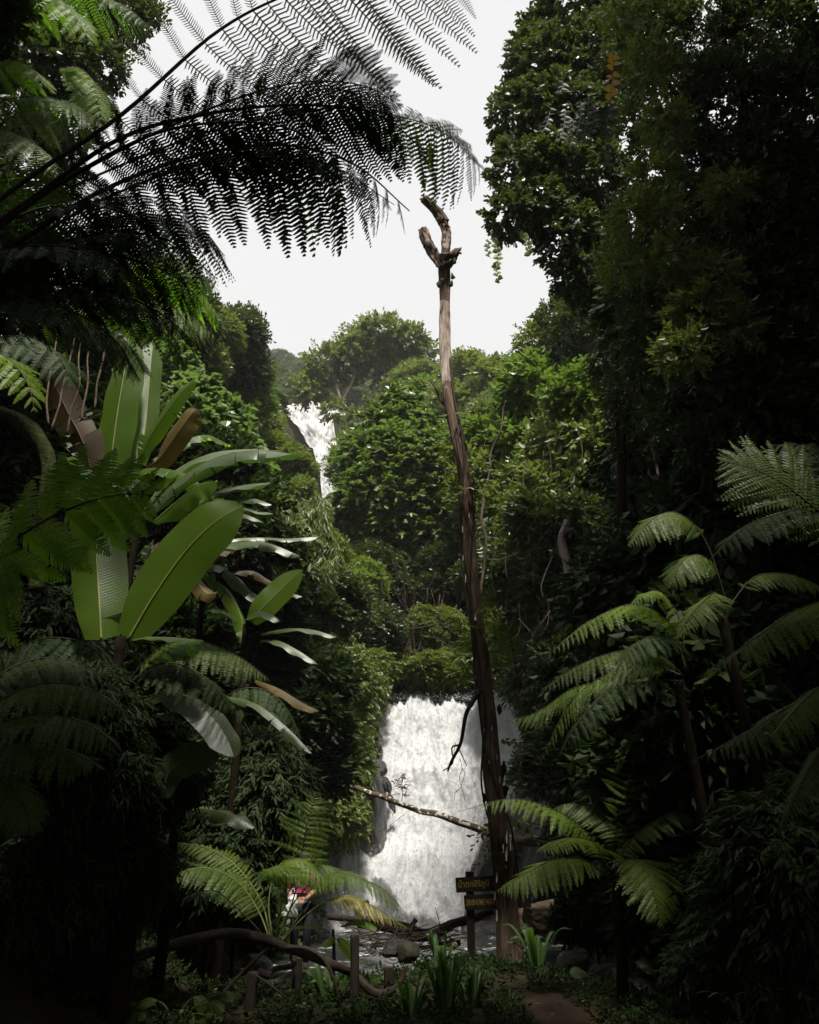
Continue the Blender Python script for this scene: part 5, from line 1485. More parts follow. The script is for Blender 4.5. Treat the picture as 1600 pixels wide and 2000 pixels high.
banana((400, 1130, 15), "half hidden banana plant with drooping torn leaves below the bamboo", [
    ([(400, 1075, 15), (460, 1060, 14.8), (520, 1060, 14.6), (585, 1085, 14.4)], (0, -.5, 1), 44, 'banana_grey', dict(fold=.6, tears=3, wave=.04)),
    ([(430, 1055, 15.4), (500, 1050, 15.6), (560, 1052, 15.8), (624, 1048, 16)], (0, -.45, 1), 26, 'banana_grey', dict(fold=.5, tears=5, wave=.06)),
    ([(390, 1110, 14.8), (430, 1105, 14.6), (475, 1140, 14.4), (520, 1185, 14.2)], (.25, -.6, 1), 44, 'banana_grey', dict(fold=.6, tears=4, wave=.05)),
    ([(440, 1120, 15.4), (490, 1115, 15.4), (520, 1130, 15.3), (545, 1150, 15.2)], (.2, -.6, .8), 26, 'banana_brown', dict(fold=.5, tears=6, wave=.06)),
    ([(380, 1120, 14.5), (390, 1145, 14.3), (405, 1160, 14.2), (422, 1158, 14.1)], (.1, -1, .4), 40, 'banana_old', dict(fold=.3, tears=1)),
    ([(395, 1120, 14.9), (440, 1150, 14.6), (470, 1200, 14.3), (480, 1260, 14.1)], (.3, -.8, .6), 44, 'banana', dict(fold=.45, tears=5, wave=.05)),
    ([(400, 1100, 15.2), (350, 1090, 15.2), (300, 1110, 15.2), (260, 1160, 15.2)], (-.2, -.6, .8), 50, 'banana', dict(fold=.4, tears=4, wave=.05)),
    ([(410, 1100, 15), (440, 1075, 15.1), (470, 1060, 15.2)], (-.2, -.8, .6), 30, 'banana_brown', dict(fold=.4, tears=4)),
])
banana((480, 1230, 14), "young banana plant with one upright bright leaf and pale drooping ones", [
    ([(490, 1215, 14), (515, 1185, 13.9), (550, 1150, 13.9), (590, 1113, 13.9)], (.3, -1, .2), 52, 'banana', dict(fold=.18, base_w=.5, tip_pow=.8, wave=.01)),
    ([(480, 1210, 14), (505, 1195, 13.7), (530, 1200, 13.5), (545, 1213, 13.4)], (.1, -.5, 1), 34, 'banana_grey', dict(fold=.5)),
    ([(510, 1238, 14), (560, 1228, 13.7), (610, 1230, 13.5), (658, 1244, 13.4)], (0, -.35, 1), 26, 'banana_grey', dict(fold=.5, wave=.05)),
    ([(510, 1250, 13.8), (545, 1252, 13.5), (585, 1272, 13.3), (622, 1298, 13.2)], (.1, -.45, 1), 28, 'banana_grey', dict(fold=.5, wave=.05)),
    ([(500, 1190, 14.2), (540, 1165, 14.2), (570, 1160, 14.2), (590, 1165, 14.2)], (0, -.5, 1), 26, 'banana_grey', dict(fold=.5)),
    ([(470, 1215, 14), (440, 1195, 13.8), (420, 1190, 13.6), (408, 1192, 13.5)], (0, -.6, 1), 26, 'banana', dict(fold=.4)),
])
banana((290, 1430, 9.5), "shaded banana plant with a ribbed grey leaf bending down to the right", [
    ([(305, 1350, 9.5), (350, 1355, 9.3), (405, 1390, 9.1), (440, 1435, 9.0), (458, 1478, 8.9)], (.45, -.75, .9), 84, 'banana_grey', dict(fold=.35, wave=.02, tip_pow=.8)),
    ([(440, 1360, 10.2), (500, 1375, 10), (560, 1420, 9.8), (608, 1470, 9.7)], (.35, -.6, 1), 36, 'banana_grey', dict(fold=.5, tears=5)),
    ([(320, 1560, 9.5), (330, 1510, 9.4), (370, 1480, 9.3), (425, 1480, 9.2)], (.2, -1, .2), 66, 'banana_grey', dict(fold=.25)),
    ([(255, 1430, 9.6), (200, 1400, 9.5), (170, 1440, 9.4), (160, 1500, 9.3)], (-.2, -1, .2), 70, 'banana', dict(fold=.3)),
    ([(500, 1328, 10.5), (545, 1345, 10.3), (590, 1372, 10.1), (622, 1388, 10)], (.2, -.5, 1), 34, 'banana_old', dict(fold=.5, tears=2)),
], .15)
banana((340, 1620, 11), "low banana sucker with one pale folded leaf", [
    ([(350, 1585, 11), (400, 1580, 10.8), (450, 1592, 10.6), (497, 1615, 10.5)], (.1, -.7, .8), 44, 'banana_grey', dict(fold=.45, wave=.06)),
    ([(300, 1560, 11), (330, 1545, 10.8), (362, 1540, 10.7)], (0, -.6, .8), 22, 'banana_grey', dict(fold=.3)),
], .08)
banana((650, 1830, 13), "young banana seedling by the tall post with two small leaves", [
    ([(665, 1808, 13), (690, 1800, 12.9), (715, 1803, 12.8), (736, 1815, 12.7)], (0, -.6, 1), 20, 'banana', dict(fold=.35)),
    ([(645, 1820, 13), (620, 1808, 12.9), (595, 1808, 12.8), (575, 1813, 12.7)], (0, -.5, 1), 14, 'banana', dict(fold=.35)),
    ([(655, 1830, 13), (640, 1842, 12.8), (632, 1850, 12.6)], (0, -.9, .3), 16, 'banana', dict(fold=.2)),
    ([(660, 1832, 13), (675, 1850, 12.8), (690, 1875, 12.6)], (0, -.9, .3), 20, 'banana', dict(fold=.2)),
], .03)

# ------------------------------------------------------------------ tree ferns
def fern(name, base, label, fronds, trunk=None, cat='tree fern', group='ferns of the forest edge'):
    b = P(*base)
    g = gz(b.x, b.y)
    t = thing(name, (b.x, b.y, min(g, b.z) if trunk else b.z), label, cat, group)
    if trunk:
        h = b.z - t.location.z
        zz = np.linspace(-.1, h, 60)
        V, F = tube(np.stack([.06 * np.sin(zz), 0 * zz, zz], 1), np.linspace(trunk * 1.25, trunk, 60), 22, True, (3.4, .22, 3.0), 5)
        link("trunk", mesh_np("trunk", V, F, True, None, M['stem']), None, t)
    for k, f in enumerate(fronds):
        pts, up, lpx, n, mat = f[:5]
        kw = f[5] if len(f) > 5 else {}
        pw = pl(pts)
        L_ = lpx * mpp(*pts[len(pts) // 2])
        frond(t, pw, up, L_, n, mat, seed=k + int(base[0]) + 50, **kw)
    return t


OY = 4.6
fern("tree_fern", (-150, 520, OY), "huge dark tree fern arching overhead from the left edge", [
    ([(-150, 500, OY), (60, 345, OY), (240, 222, OY), (420, 65, OY), (560, -10, OY + .05), (720, -62, OY + .1), (940, -95, OY + .2)], (0, .6, .75), 285, 29, 'fern_thin', dict(t0=.26, r0=.024, hang=.35, fwd=.35, peak=.72, tipscale=.5, rside=.55, label="pale thin frond crossing the white sky")),
    ([(-150, 540, OY), (60, 390, OY - .1), (240, 268, OY - .2), (420, 220, OY - .2), (600, 205, OY - .1), (740, 225, OY), (835, 300, OY)], (0, .3, 1), 185, 30, 'fern_shaded', dict(rside=.62, t0=.22, r0=.024, hang=.12, fwd=.5, peak=.55)),
    ([(-150, 580, OY), (40, 470, OY), (200, 372, OY), (380, 305, OY), (550, 283, OY), (690, 320, OY), (800, 412, OY)], (0.05, -.1, 1), 210, 25, 'fern_shaded', dict(t0=.28, r0=.024, hang=1.0, fwd=.3, peak=.55, tipscale=.3)),
    ([(-150, 585, OY + .5), (40, 480, OY + .5), (200, 390, OY + .45), (380, 322, OY + .4), (540, 300, OY + .3), (660, 330, OY + .3), (770, 400, OY + .3)], (0.05, .3, 1), 190, 14, 'fern', dict(t0=.32, r0=.016, hang=1.2, fwd=.35, peak=.6, tipscale=.3)),
    ([(-100, 500, OY + .6), (150, 340, OY + .6), (380, 225, OY + .6), (560, 165, OY + .6), (700, 165, OY + .7), (790, 210, OY + .8)], (0, .3, 1), 170, 30, 'fern_shaded', dict(rside=.62, t0=.25, r0=.018, hang=.1, fwd=.5, peak=.55)),
    ([(-100, 520, OY - .3), (100, 370, OY - .4), (280, 270, OY - .5), (420, 240, OY - .6), (560, 250, OY - .6), (690, 320, OY - .6)], (0, .3, 1), 165, 30, 'fern_shaded', dict(rside=.7, t0=.2, r0=.018, hang=.25, fwd=.45, peak=.5)),
    ([(-150, 600, OY + .8), (60, 520, OY + .8), (220, 500, OY + .8), (340, 540, OY + .8), (400, 600, OY + .8)], (0, .2, 1), 140, 30, 'fern_shaded', dict(t0=.1, r0=.014, hang=.3, fwd=.45)),
    ([(-150, 650, OY + 1.2), (40, 540, OY + 1.2), (180, 520, OY + 1.2), (300, 560, OY + 1.2), (380, 650, OY + 1.2)], (0, .2, 1), 140, 30, 'fern_shaded', dict(t0=.1, r0=.014, hang=.35, fwd=.45)),
    ([(-150, 560, OY + 1), (20, 430, OY + 1), (140, 400, OY + 1), (250, 420, OY + 1), (340, 490, OY + 1)], (0, .3, 1), 150, 30, 'fern_shaded', dict(t0=.1, r0=.014, hang=.3, fwd=.45)),
    ([(-150, 640, OY + .5), (-20, 590, OY + .5), (80, 560, OY + .5), (200, 560, OY + .5), (320, 600, OY + .5)], (0, .3, 1), 130, 30, 'fern_shaded', dict(t0=.05, r0=.014, hang=.2, fwd=.45)),
    ([(100, 380, OY + 1.4), (400, 260, OY + 1.4), (640, 212, OY + 1.4), (780, 228, OY + 1.4), (870, 262, OY + 1.4), (958, 345, OY + 1.4)], (0, .1, 1), 150, 15, 'fern_lit', dict(t0=.5, r0=.014, hang=.8, fwd=.3, peak=.5)),
    ([(-150, 560, OY + .4), (40, 500, OY + .3), (200, 455, OY + .2), (330, 470, OY + .1), (425, 545, OY)], (0, -.4, 1), 150, 26, 'fern_shaded', dict(t0=.15, r0=.016, hang=.5, fwd=.4)),
    ([(-150, 600, OY + .2), (20, 560, OY + .2), (180, 560, OY + .2), (310, 610, OY + .1), (400, 690, OY)], (0, -.4, 1), 150, 26, 'fern_shaded', dict(t0=.12, r0=.016, hang=.6, fwd=.4)),
    ([(-150, 620, OY - .3), (0, 590, OY - .4), (120, 600, OY - .5), (220, 660, OY - .5), (275, 745, OY - .5)], (.1, -.3, 1), 130, 24, 'fern_shaded', dict(t0=.1, r0=.014, hang=.7, fwd=.4)),
    ([(-150, 560, OY + .9), (60, 480, OY + .9), (250, 420, OY + .9), (380, 440, OY + .9), (440, 500, OY + .9)], (0, -.3, 1), 150, 26, 'fern', dict(t0=.3, r0=.014, hang=.5, fwd=.4)),
    ([(-150, 540, OY + .3), (0, 450, OY + .2), (150, 400, OY + .1), (300, 385, OY), (420, 430, OY)], (0, -.5, 1), 150, 26, 'fern_shaded', dict(t0=.1, r0=.014, hang=.4, fwd=.4)),
    ([(-150, 580, OY - .2), (-20, 500, OY - .3), (100, 480, OY - .4), (220, 510, OY - .4), (310, 590, OY - .4)], (0, -.5, 1), 150, 26, 'fern_shaded', dict(t0=.05, r0=.014, hang=.4, fwd=.4)),
], 0.06)
fern("tree_fern", (-120, 260, 7.5), "green tree fern in the upper left corner lit through its leaflets", [
    ([(-120, 240, 7.5), (-20, 60, 7.4), (60, -20, 7.3), (130, 10, 7.2), (185, 95, 7.1)], (-.2, -.6, 1), 90, 20, 'fern_bright', dict(t0=.3, hang=.5)),
    ([(-120, 250, 7.5), (-40, 170, 7.4), (20, 120, 7.3), (60, 130, 7.2), (90, 165, 7.1)], (0, -.6, 1), 85, 18, 'fern_bright', dict(t0=.2, hang=.5)),
    ([(-120, 270, 7.5), (0, 200, 7.6), (90, 190, 7.7), (160, 210, 7.8), (215, 260, 7.9)], (0, -.6, 1), 110, 22, 'fern', dict(t0=.2, hang=.5)),
    ([(-120, 280, 7.5), (-40, 250, 7.3), (30, 260, 7.2), (90, 300, 7.1), (130, 360, 7)], (0, -.6, 1), 95, 20, 'fern', dict(t0=.1, hang=.5)),
    ([(-60, 320, 8), (20, 230, 8), (80, 215, 8), (115, 235, 8), (135, 290, 8)], (0, -.5, 1), 90, 20, 'fern_thin', dict(t0=.2, hang=.6)),
    ([(-80, 120, 7.8), (60, 20, 7.8), (160, -10, 7.8), (240, 10, 7.8), (300, 60, 7.8)], (0, -.4, 1), 90, 20, 'fern', dict(t0=.2, hang=.6)),
    ([(-60, 330, 8), (60, 170, 8), (140, 130, 8), (185, 165, 8), (200, 240, 8)], (.1, -.7, 1), 90, 22, 'fern_bright', dict(t0=.4, hang=.6)),
], 0.06)
fern("tree_fern", (-120, 690, 8), "shaded tree fern on the left below the overhead fronds", [
    ([(-120, 690, 8), (60, 600, 8), (220, 575, 8), (340, 600, 8), (425, 660, 8)], (0, -.4, 1), 130, 26, 'fern', dict(t0=.2, hang=.6)),
    ([(-120, 640, 8.2), (100, 530, 8.4), (260, 490, 8.6), (360, 510, 8.8), (430, 570, 9)], (0, -.4, 1), 130, 26, 'fern', dict(t0=.25, hang=.55)),
    ([(-100, 700, 7.8), (0, 660, 7.7), (70, 660, 7.6), (120, 700, 7.5), (140, 760, 7.5)], (0, -.5, 1), 100, 22, 'fern_shaded', dict(t0=.1, hang=.6)),
    ([(-80, 720, 8.2), (80, 640, 8.3), (180, 630, 8.4), (250, 670, 8.5), (280, 730, 8.5)], (0, -.5, 1), 100, 22, 'fern_shaded', dict(t0=.2, hang=.6)),
    ([(-120, 740, 7.4), (-60, 690, 7.3), (0, 690, 7.2), (50, 740, 7.2), (70, 810, 7.2)], (0, -.7, 1), 80, 18, 'fern_bright', dict(t0=.1, hang=.4)),
    ([(-60, 640, 8.6), (150, 560, 9), (290, 530, 9.4), (380, 560, 9.6), (440, 630, 9.8)], (0, -.4, 1), 100, 26, 'fern_bright', dict(t0=.4, hang=.6)),
], 0.06)
fern("tree_fern", (-90, 1180, 6.5), "backlit yellow green fern frond spreading before the banana leaves", [
    ([(-90, 1160, 6.5), (0, 1075, 6.45), (100, 1010, 6.4), (190, 975, 6.35), (260, 965, 6.3), (322, 972, 6.3)], (-.1, -1, .15), 165, 16, 'fern_bright', dict(t0=.05, r0=.014, hang=0, fwd=.30, wscale=1.1, peak=.25, label="large backlit frond with joined leaflets")),
    ([(-90, 1180, 6.5), (-40, 1120, 6.4), (0, 1090, 6.3), (20, 1080, 6.3)], (-.1, -1, .2), 180, 9, 'fern_bright', dict(t0=.05, r0=.012, hang=.25, fwd=.2, peak=.3)),
], 0.06)
fern("tree_fern", (-100, 1480, 7.5), "dim tree fern with layered fronds at the lower left edge", [
    ([(-100, 1470, 7.5), (0, 1370, 7.4), (90, 1335, 7.3), (180, 1350, 7.2), (262, 1405, 7.1)], (0, -.55, 1), 100, 24, 'fern', dict(t0=.1, hang=.35)),
    ([(-100, 1490, 7.5), (0, 1415, 7.3), (90, 1395, 7.1), (170, 1415, 7), (238, 1460, 6.9)], (0, -.55, 1), 95, 24, 'fern', dict(t0=.1, hang=.35)),
    ([(-100, 1510, 7.5), (0, 1460, 7.4), (70, 1450, 7.3), (140, 1470, 7.2), (205, 1500, 7.1)], (0, -.55, 1), 95, 22, 'fern', dict(t0=.1, hang=.4)),
    ([(-100, 1520, 7.5), (-30, 1500, 7.5), (20, 1530, 7.4), (50, 1580, 7.4), (62, 1630, 7.4)], (0.2, -.6, .8), 80, 20, 'fern', dict(t0=.1, hang=.4)),
    ([(-100, 1500, 7.6), (-20, 1340, 7.7), (60, 1290, 7.8), (140, 1290, 7.9), (220, 1330, 8)], (0, -.5, 1), 100, 24, 'fern_shaded', dict(t0=.15, hang=.4)),
], 0.06)
fern("tree_fern", (240, 1350, 9.8), "dark tree fern under the large upright banana leaf", [
    ([(240, 1340, 9.8), (320, 1262, 9.6), (400, 1255, 9.5), (470, 1285, 9.4), (530, 1330, 9.3)], (0, -.4, 1), 85, 26, 'fern', dict(t0=.1, hang=.5)),
    ([(240, 1340, 9.8), (180, 1265, 9.6), (100, 1245, 9.5), (30, 1270, 9.4), (-40, 1320, 9.3)], (0, -.4, 1), 100, 26, 'fern_shaded', dict(t0=.1, hang=.5)),
    ([(240, 1345, 9.8), (300, 1300, 9.4), (360, 1300, 9.1), (420, 1340, 8.9), (460, 1400, 8.8)], (.1, -.4, 1), 85, 24, 'fern_shaded', dict(t0=.1, hang=.5)),
    ([(400, 1400, 10.5), (460, 1350, 10.3), (520, 1348, 10.2), (560, 1385, 10.1), (590, 1450, 10)], (.1, -.4, 1), 80, 26, 'fern_shaded', dict(t0=.1, hang=.8)),
    ([(240, 1345, 9.8), (200, 1300, 9.4), (160, 1300, 9.1), (110, 1340, 8.9), (90, 1400, 8.8)], (-.1, -.4, 1), 85, 24, 'fern_shaded', dict(t0=.1, hang=.5)),
], 0.06)
CF = 12.6
fern("ground_fern", (538, 1845, CF), "spreading fern with arched fronds in the bottom centre left", [
    ([(530, 1845, CF), (505, 1780, CF), (460, 1720, CF - .1), (390, 1695, CF - .3), (300, 1728, CF - .5)], (-.1, -.55, 1), 62, 26, 'fern', dict(t0=.22, r0=.016, hang=.25, rach='rachis_green')),
    ([(530, 1840, CF + .1), (510, 1760, CF + .2), (460, 1690, CF + .3), (400, 1655, CF + .4), (338, 1645, CF + .5)], (-.2, -.5, 1), 36, 26, 'fern_lit', dict(t0=.30, r0=.014, hang=.2, rach='rachis_green')),
    ([(536, 1845, CF), (548, 1780, CF - .1), (560, 1710, CF - .3), (545, 1690, CF - .7), (520, 1710, CF - 1.0)], (-.1, -.1, 1), 55, 20, 'fern', dict(t0=.30, r0=.014, hang=.15, rach='rachis_green')),
    ([(540, 1845, CF), (570, 1770, CF), (620, 1715, CF - .1), (680, 1705, CF - .3), (745, 1735, CF - .4)], (.1, -.5, 1), 50, 24, 'fern', dict(t0=.35, r0=.014, hang=.3, rach='rachis_green')),
    ([(545, 1845, CF), (600, 1785, CF), (660, 1752, CF + .2), (710, 1760, CF + .3), (800, 1815, CF + .4)], (.15, -.4, 1), 46, 26, 'fern_yellow', dict(t0=.42, r0=.014, hang=.3, rach='rachis_green', label="yellowing frond drooping towards the fall")),
    ([(545, 1845, CF), (610, 1760, CF + .4), (680, 1720, CF + .7), (740, 1730, CF + .9), (795, 1785, CF + 1)], (.1, -.4, 1), 42, 24, 'fern', dict(t0=.5, r0=.012, hang=.3, rach='rachis_green')),
    ([(538, 1845, CF), (575, 1750, CF + .1), (590, 1660, CF + .1), (605, 1590, CF), (618, 1545, CF)], (-.15, -1, .15), 62, 15, 'fern_curl', dict(t0=.34, r0=.013, hang=0, fwd=.12, peak=.15, tipscale=.2, rach='rachis', label="upright young frond with curling leaflets")),
    ([(538, 1845, CF), (552, 1770, CF), (585, 1712, CF + .1), (630, 1690, CF + .2), (690, 1712, CF + .3)], (.05, -.6, 1), 62, 22, 'fern', dict(t0=.40, r0=.013, hang=.35, rach='rachis_green')),
    ([(534, 1845, CF), (525, 1765, CF), (540, 1700, CF), (580, 1680, CF - .1), (640, 1722, CF - .2)], (.05, -.6, 1), 60, 22, 'fern_lit', dict(t0=.42, r0=.013, hang=.4, rach='rachis_green')),
    ([(530, 1845, CF), (480, 1790, CF - .4), (430, 1745, CF - .8), (400, 1740, CF - 1.1), (370, 1760, CF - 1.3)], (-.1, -.4, 1), 48, 20, 'fern_shaded', dict(t0=.3, r0=.012, hang=.3)),
], None, 'fern')
RF = 11.8
fern("tree_fern", (1195, 1720, RF), "spreading tree fern with bright fronds right of the trunk", [
    ([(1190, 1700, RF), (1150, 1630, RF), (1090, 1585, RF - .1), (1000, 1560, RF - .2), (895, 1585, RF - .4)], (-.1, -.45, 1), 55, 24, 'fern_lit', dict(t0=.12, hang=.45)),
    ([(1195, 1700, RF), (1225, 1650, RF), (1275, 1605, RF - .1), (1340, 1580, RF - .2), (1405, 1590, RF - .3)], (.1, -.35, 1), 52, 26, 'fern', dict(t0=.15, hang=.35)),
    ([(1190, 1700, RF), (1165, 1650, RF - .2), (1120, 1635, RF - .5), (1080, 1645, RF - .8), (1050, 1665, RF - 1)], (-.1, -.25, 1), 50, 22, 'fern_lit', dict(t0=.1, hang=.2)),
    ([(1190, 1715, RF), (1140, 1680, RF - .3), (1080, 1680, RF - .5), (1020, 1710, RF - .7), (968, 1742, RF - .8)], (-.1, -.5, 1), 66, 20, 'fern_lit', dict(t0=.15, hang=.4)),
    ([(1200, 1710, RF), (1225, 1680, RF - .5), (1255, 1690, RF - .8), (1275, 1740, RF - 1), (1292, 1812, RF - 1.1)], (.35, -1, .6), 88, 24, 'fern', dict(t0=.15, hang=.05, fwd=.45, peak=.3, label="broad frond hanging face on")),
    ([(1222, 1690, RF + .3), (1222, 1640, RF + .3), (1222, 1570, RF + .3), (1224, 1500, RF + .3), (1228, 1455, RF + .3)], (0, -1, .1), 54, 13, 'fern_curl', dict(t0=.2, hang=-.1, fwd=.15, peak=.4, tipscale=.2, label="upright young frond with curling leaflets")),
    ([(1195, 1700, RF + .3), (1210, 1640, RF + .5), (1170, 1590, RF + .7), (1110, 1570, RF + .9), (1050, 1600, RF + 1)], (-.1, -.5, 1), 46, 20, 'fern', dict(t0=.2, hang=.3)),
    ([(1200, 1700, RF + .3), (1250, 1620, RF + .6), (1290, 1590, RF + .9), (1330, 1600, RF + 1.1), (1370, 1640, RF + 1.2)], (.1, -.5, 1), 50, 20, 'fern_shaded', dict(t0=.2, hang=.3)),
], 0.06)
UF = 8.0
fern("tree_fern", (1680, 1080, UF), "large tree fern at the right edge with one fan shaped backlit frond", [
    ([(1680, 1060, UF), (1590, 990, UF), (1530, 945, UF), (1470, 915, UF), (1405, 900, UF)], (-.1, -1, .25), 135, 20, 'fern', dict(t0=.05, hang=0, fwd=.55, peak=.25, label="fan shaped backlit frond")),
    ([(1680, 1090, UF), (1590, 1000, UF - .1), (1500, 1010, UF - .2), (1440, 1040, UF - .3), (1385, 1095, UF - .4)], (-.1, -.5, 1), 72, 26, 'fern_shaded', dict(t0=.15, hang=.35)),
    ([(1680, 1100, UF), (1640, 970, UF + .2), (1600, 900, UF + .3), (1560, 870, UF + .4), (1500, 870, UF + .5)], (-.1, -.8, .6), 80, 22, 'fern_shaded', dict(t0=.15, hang=.3)),
], 0.06)
fern("tree_fern", (1420, 1200, 9.5), "grey green tree fern with flat drooping fronds on the right", [
    ([(1420, 1180, 9.5), (1380, 1060, 9.4), (1330, 1005, 9.3), (1280, 1010, 9.2), (1225, 1070, 9.1)], (-.1, -.75, .9), 78, 26, 'fern', dict(t0=.3, hang=.5)),
    ([(1420, 1190, 9.5), (1400, 1120, 9.3), (1370, 1085, 9.2), (1335, 1095, 9.1), (1305, 1150, 9)], (-.1, -.75, .9), 70, 24, 'fern', dict(t0=.25, hang=.5)),
    ([(1420, 1190, 9.5), (1470, 1130, 9.4), (1520, 1120, 9.3), (1570, 1130, 9.2), (1630, 1160, 9.1)], (.1, -.6, 1), 60, 24, 'fern', dict(t0=.15, hang=.4)),
    ([(1420, 1200, 9.5), (1400, 1160, 9.1), (1380, 1170, 8.8), (1350, 1200, 8.5), (1315, 1255, 8.3)], (-.1, -.5, 1), 55, 24, 'fern_lit', dict(t0=.1, hang=.4)),
], 0.06)
fern("tree_fern", (1330, 1330, 10.5), "tree fern with light topped fronds reaching left towards the trunk", [
    ([(1340, 1310, 10.5), (1310, 1220, 10.4), (1240, 1180, 10.2), (1150, 1215, 10.0), (1065, 1285, 9.8)], (-.15, -.45, 1), 64, 26, 'fern_lit', dict(t0=.12, hang=.3)),
    ([(1340, 1310, 10.5), (1330, 1220, 10.4), (1300, 1165, 10.3), (1270, 1155, 10.2), (1225, 1185, 10.1)], (-.1, -.5, 1), 50, 22, 'fern_lit', dict(t0=.2, hang=.3)),
    ([(1335, 1320, 10.5), (1290, 1280, 10.3), (1220, 1270, 10.1), (1130, 1300, 9.9), (1050, 1355, 9.8)], (-.1, -.5, 1), 64, 26, 'fern', dict(t0=.12, hang=.4)),
    ([(1335, 1320, 10.5), (1270, 1300, 10.7), (1180, 1320, 10.9), (1110, 1380, 11.1), (1050, 1500, 11.3)], (-.2, -.5, 1), 60, 26, 'fern', dict(t0=.15, hang=.5)),
    ([(1335, 1330, 10.5), (1270, 1330, 10.2), (1190, 1350, 9.9), (1130, 1410, 9.7), (1090, 1480, 9.6)], (-.2, -.5, 1), 60, 26, 'fern_shaded', dict(t0=.15, hang=.5)),
    ([(1330, 1330, 10.5), (1250, 1330, 11.5), (1130, 1340, 12.3), (1050, 1390, 12.7), (985, 1410, 13)], (-.1, -.5, 1), 52, 26, 'fern', dict(t0=.3, hang=.4)),
    ([(1345, 1310, 10.5), (1330, 1260, 10.1), (1290, 1240, 9.8), (1240, 1260, 9.5), (1200, 1320, 9.3)], (-.1, -.5, 1), 60, 24, 'fern_shaded', dict(t0=.15, hang=.45)),
], 0.06)
fern("tree_fern", (1720, 1330, 7.5), "tree fern outside the right edge sending bright tipped fronds in", [
    ([(1720, 1280, 7.5), (1640, 1180, 7.4), (1560, 1190, 7.2), (1470, 1250, 7.0), (1358, 1326, 6.8)], (-.2, -.55, 1), 85, 28, 'fern_lit', dict(t0=.1, hang=.5)),
    ([(1720, 1400, 7.5), (1640, 1355, 7.4), (1560, 1370, 7.2), (1470, 1425, 7.0), (1345, 1490, 6.8)], (-.2, -.55, 1), 85, 28, 'fern', dict(t0=.1, hang=.45)),
    ([(1720, 1360, 7.5), (1660, 1330, 7.2), (1600, 1345, 7.0), (1550, 1390, 6.8), (1500, 1450, 6.7)], (-.2, -.55, 1), 60, 24, 'fern_lit', dict(t0=.1, hang=.45)),
    ([(1720, 1450, 7.5), (1650, 1430, 7.2), (1600, 1470, 7.0), (1560, 1540, 6.9), (1520, 1625, 6.8)], (-.3, -.55, .9), 60, 26, 'fern', dict(t0=.1, hang=.5)),
], 0.06)
fern("ground_fern", (1010, 1330, 14.5), "small dim fern clump just right of the trunk above the fall", [
    ([(1010, 1330, 14.5), (1000, 1260, 14.4), (985, 1220, 14.3), (960, 1210, 14.2)], (0, -.6, 1), 36, 18, 'fern', dict(t0=.1, hang=.4, split=False)),
    ([(1010, 1330, 14.5), (1030, 1250, 14.4), (1050, 1220, 14.3), (1075, 1225, 14.2)], (0, -.6, 1), 36, 18, 'fern_shaded', dict(t0=.1, hang=.4, split=False)),
    ([(1010, 1330, 14.5), (1040, 1290, 14.4), (1075, 1280, 14.3), (1105, 1300, 14.2)], (0, -.6, 1), 36, 18, 'fern_shaded', dict(t0=.1, hang=.4, split=False)),
], None, 'fern')

# ------------------------------------------------------------------ low plants of the forest floor
def leaf_plant(name, px, py, Y, label, leaves, mat, stem_h=None, cat='plant', group=None, shape_w=.5):
    """leaves: list of (dx, dy, len px, width px, up) as large single leaves around a stalk"""
    b = P(px, py, Y)
    t = thing(name, b, label, cat, group)
    k = mpp(px, py, Y)
    for i, (dx, dy, l, w_, an) in enumerate(leaves):
        s0 = Vector((dx * k, random.uniform(-.08, .08), -dy * k))
        d = Vector((math.cos(an), random.uniform(-.7, -.1), math.sin(an))).normalized()
        pts = [s0, s0 + d * l * k * .5 + Vector((0, 0, .06 * l * k)), s0 + d * l * k + Vector((0, 0, -.12 * l * k))]
        pts = [p + t.location for p in pts]
        banana_leaf(t, pts, (random.uniform(-.3, .3), -.8, .75), w_ * k, mat, nx=9, ny=2, fold=.25, base_w=.2, tip_pow=.9, wave=.02, seed=i)
        V, F = tube(curve([(0, 0, -.25), tuple(s0 * .5 + Vector((0, 0, -.05))), tuple(s0)], 8), np.linspace(.008, .004, 8), 5)
        link("stalk", mesh_np("stalk", V, F, True, None, M['rachis_green']), None, t)
    return t


def strap_plant(px, py, Y, label, n, hpx, mat, seed, wpx=8, spread=.8, cat='plant', group='strap leaved plants on the forest floor'):
    b = P(px, py, Y)
    g = gz(b.x, b.y)
    t = thing("strap_leaved_plant", (b.x, b.y, b.z), label, cat, group)
    r_ = random.Random(seed)
    k = mpp(px, py, Y)
    for i in range(n):
        a = r_.uniform(0, 6.28); h = hpx * k * r_.uniform(.6, 1.05); sp_ = spread * h * r_.uniform(.15, .9)
        d = Vector((math.cos(a), math.sin(a), 0))
        o0 = d * .05
        pts = [o0, o0 + d * sp_ * .35 + Vector((0, 0, h * .6)), o0 + d * sp_ * .8 + Vector((0, 0, h * .95)), o0 + d * sp_ * 1.25 + Vector((0, 0, h * r_.uniform(.7, 1.0)))]
        up = Vector((-d.x * .8, -d.y * .8 - .2, .6))
        banana_leaf(t, [p + t.location for p in pts], up, wpx * k * r_.uniform(.7, 1.2), mat, nx=10, ny=1, fold=.35, base_w=.5, tip_pow=1.2, wave=0, seed=i, name='blade')
    return t


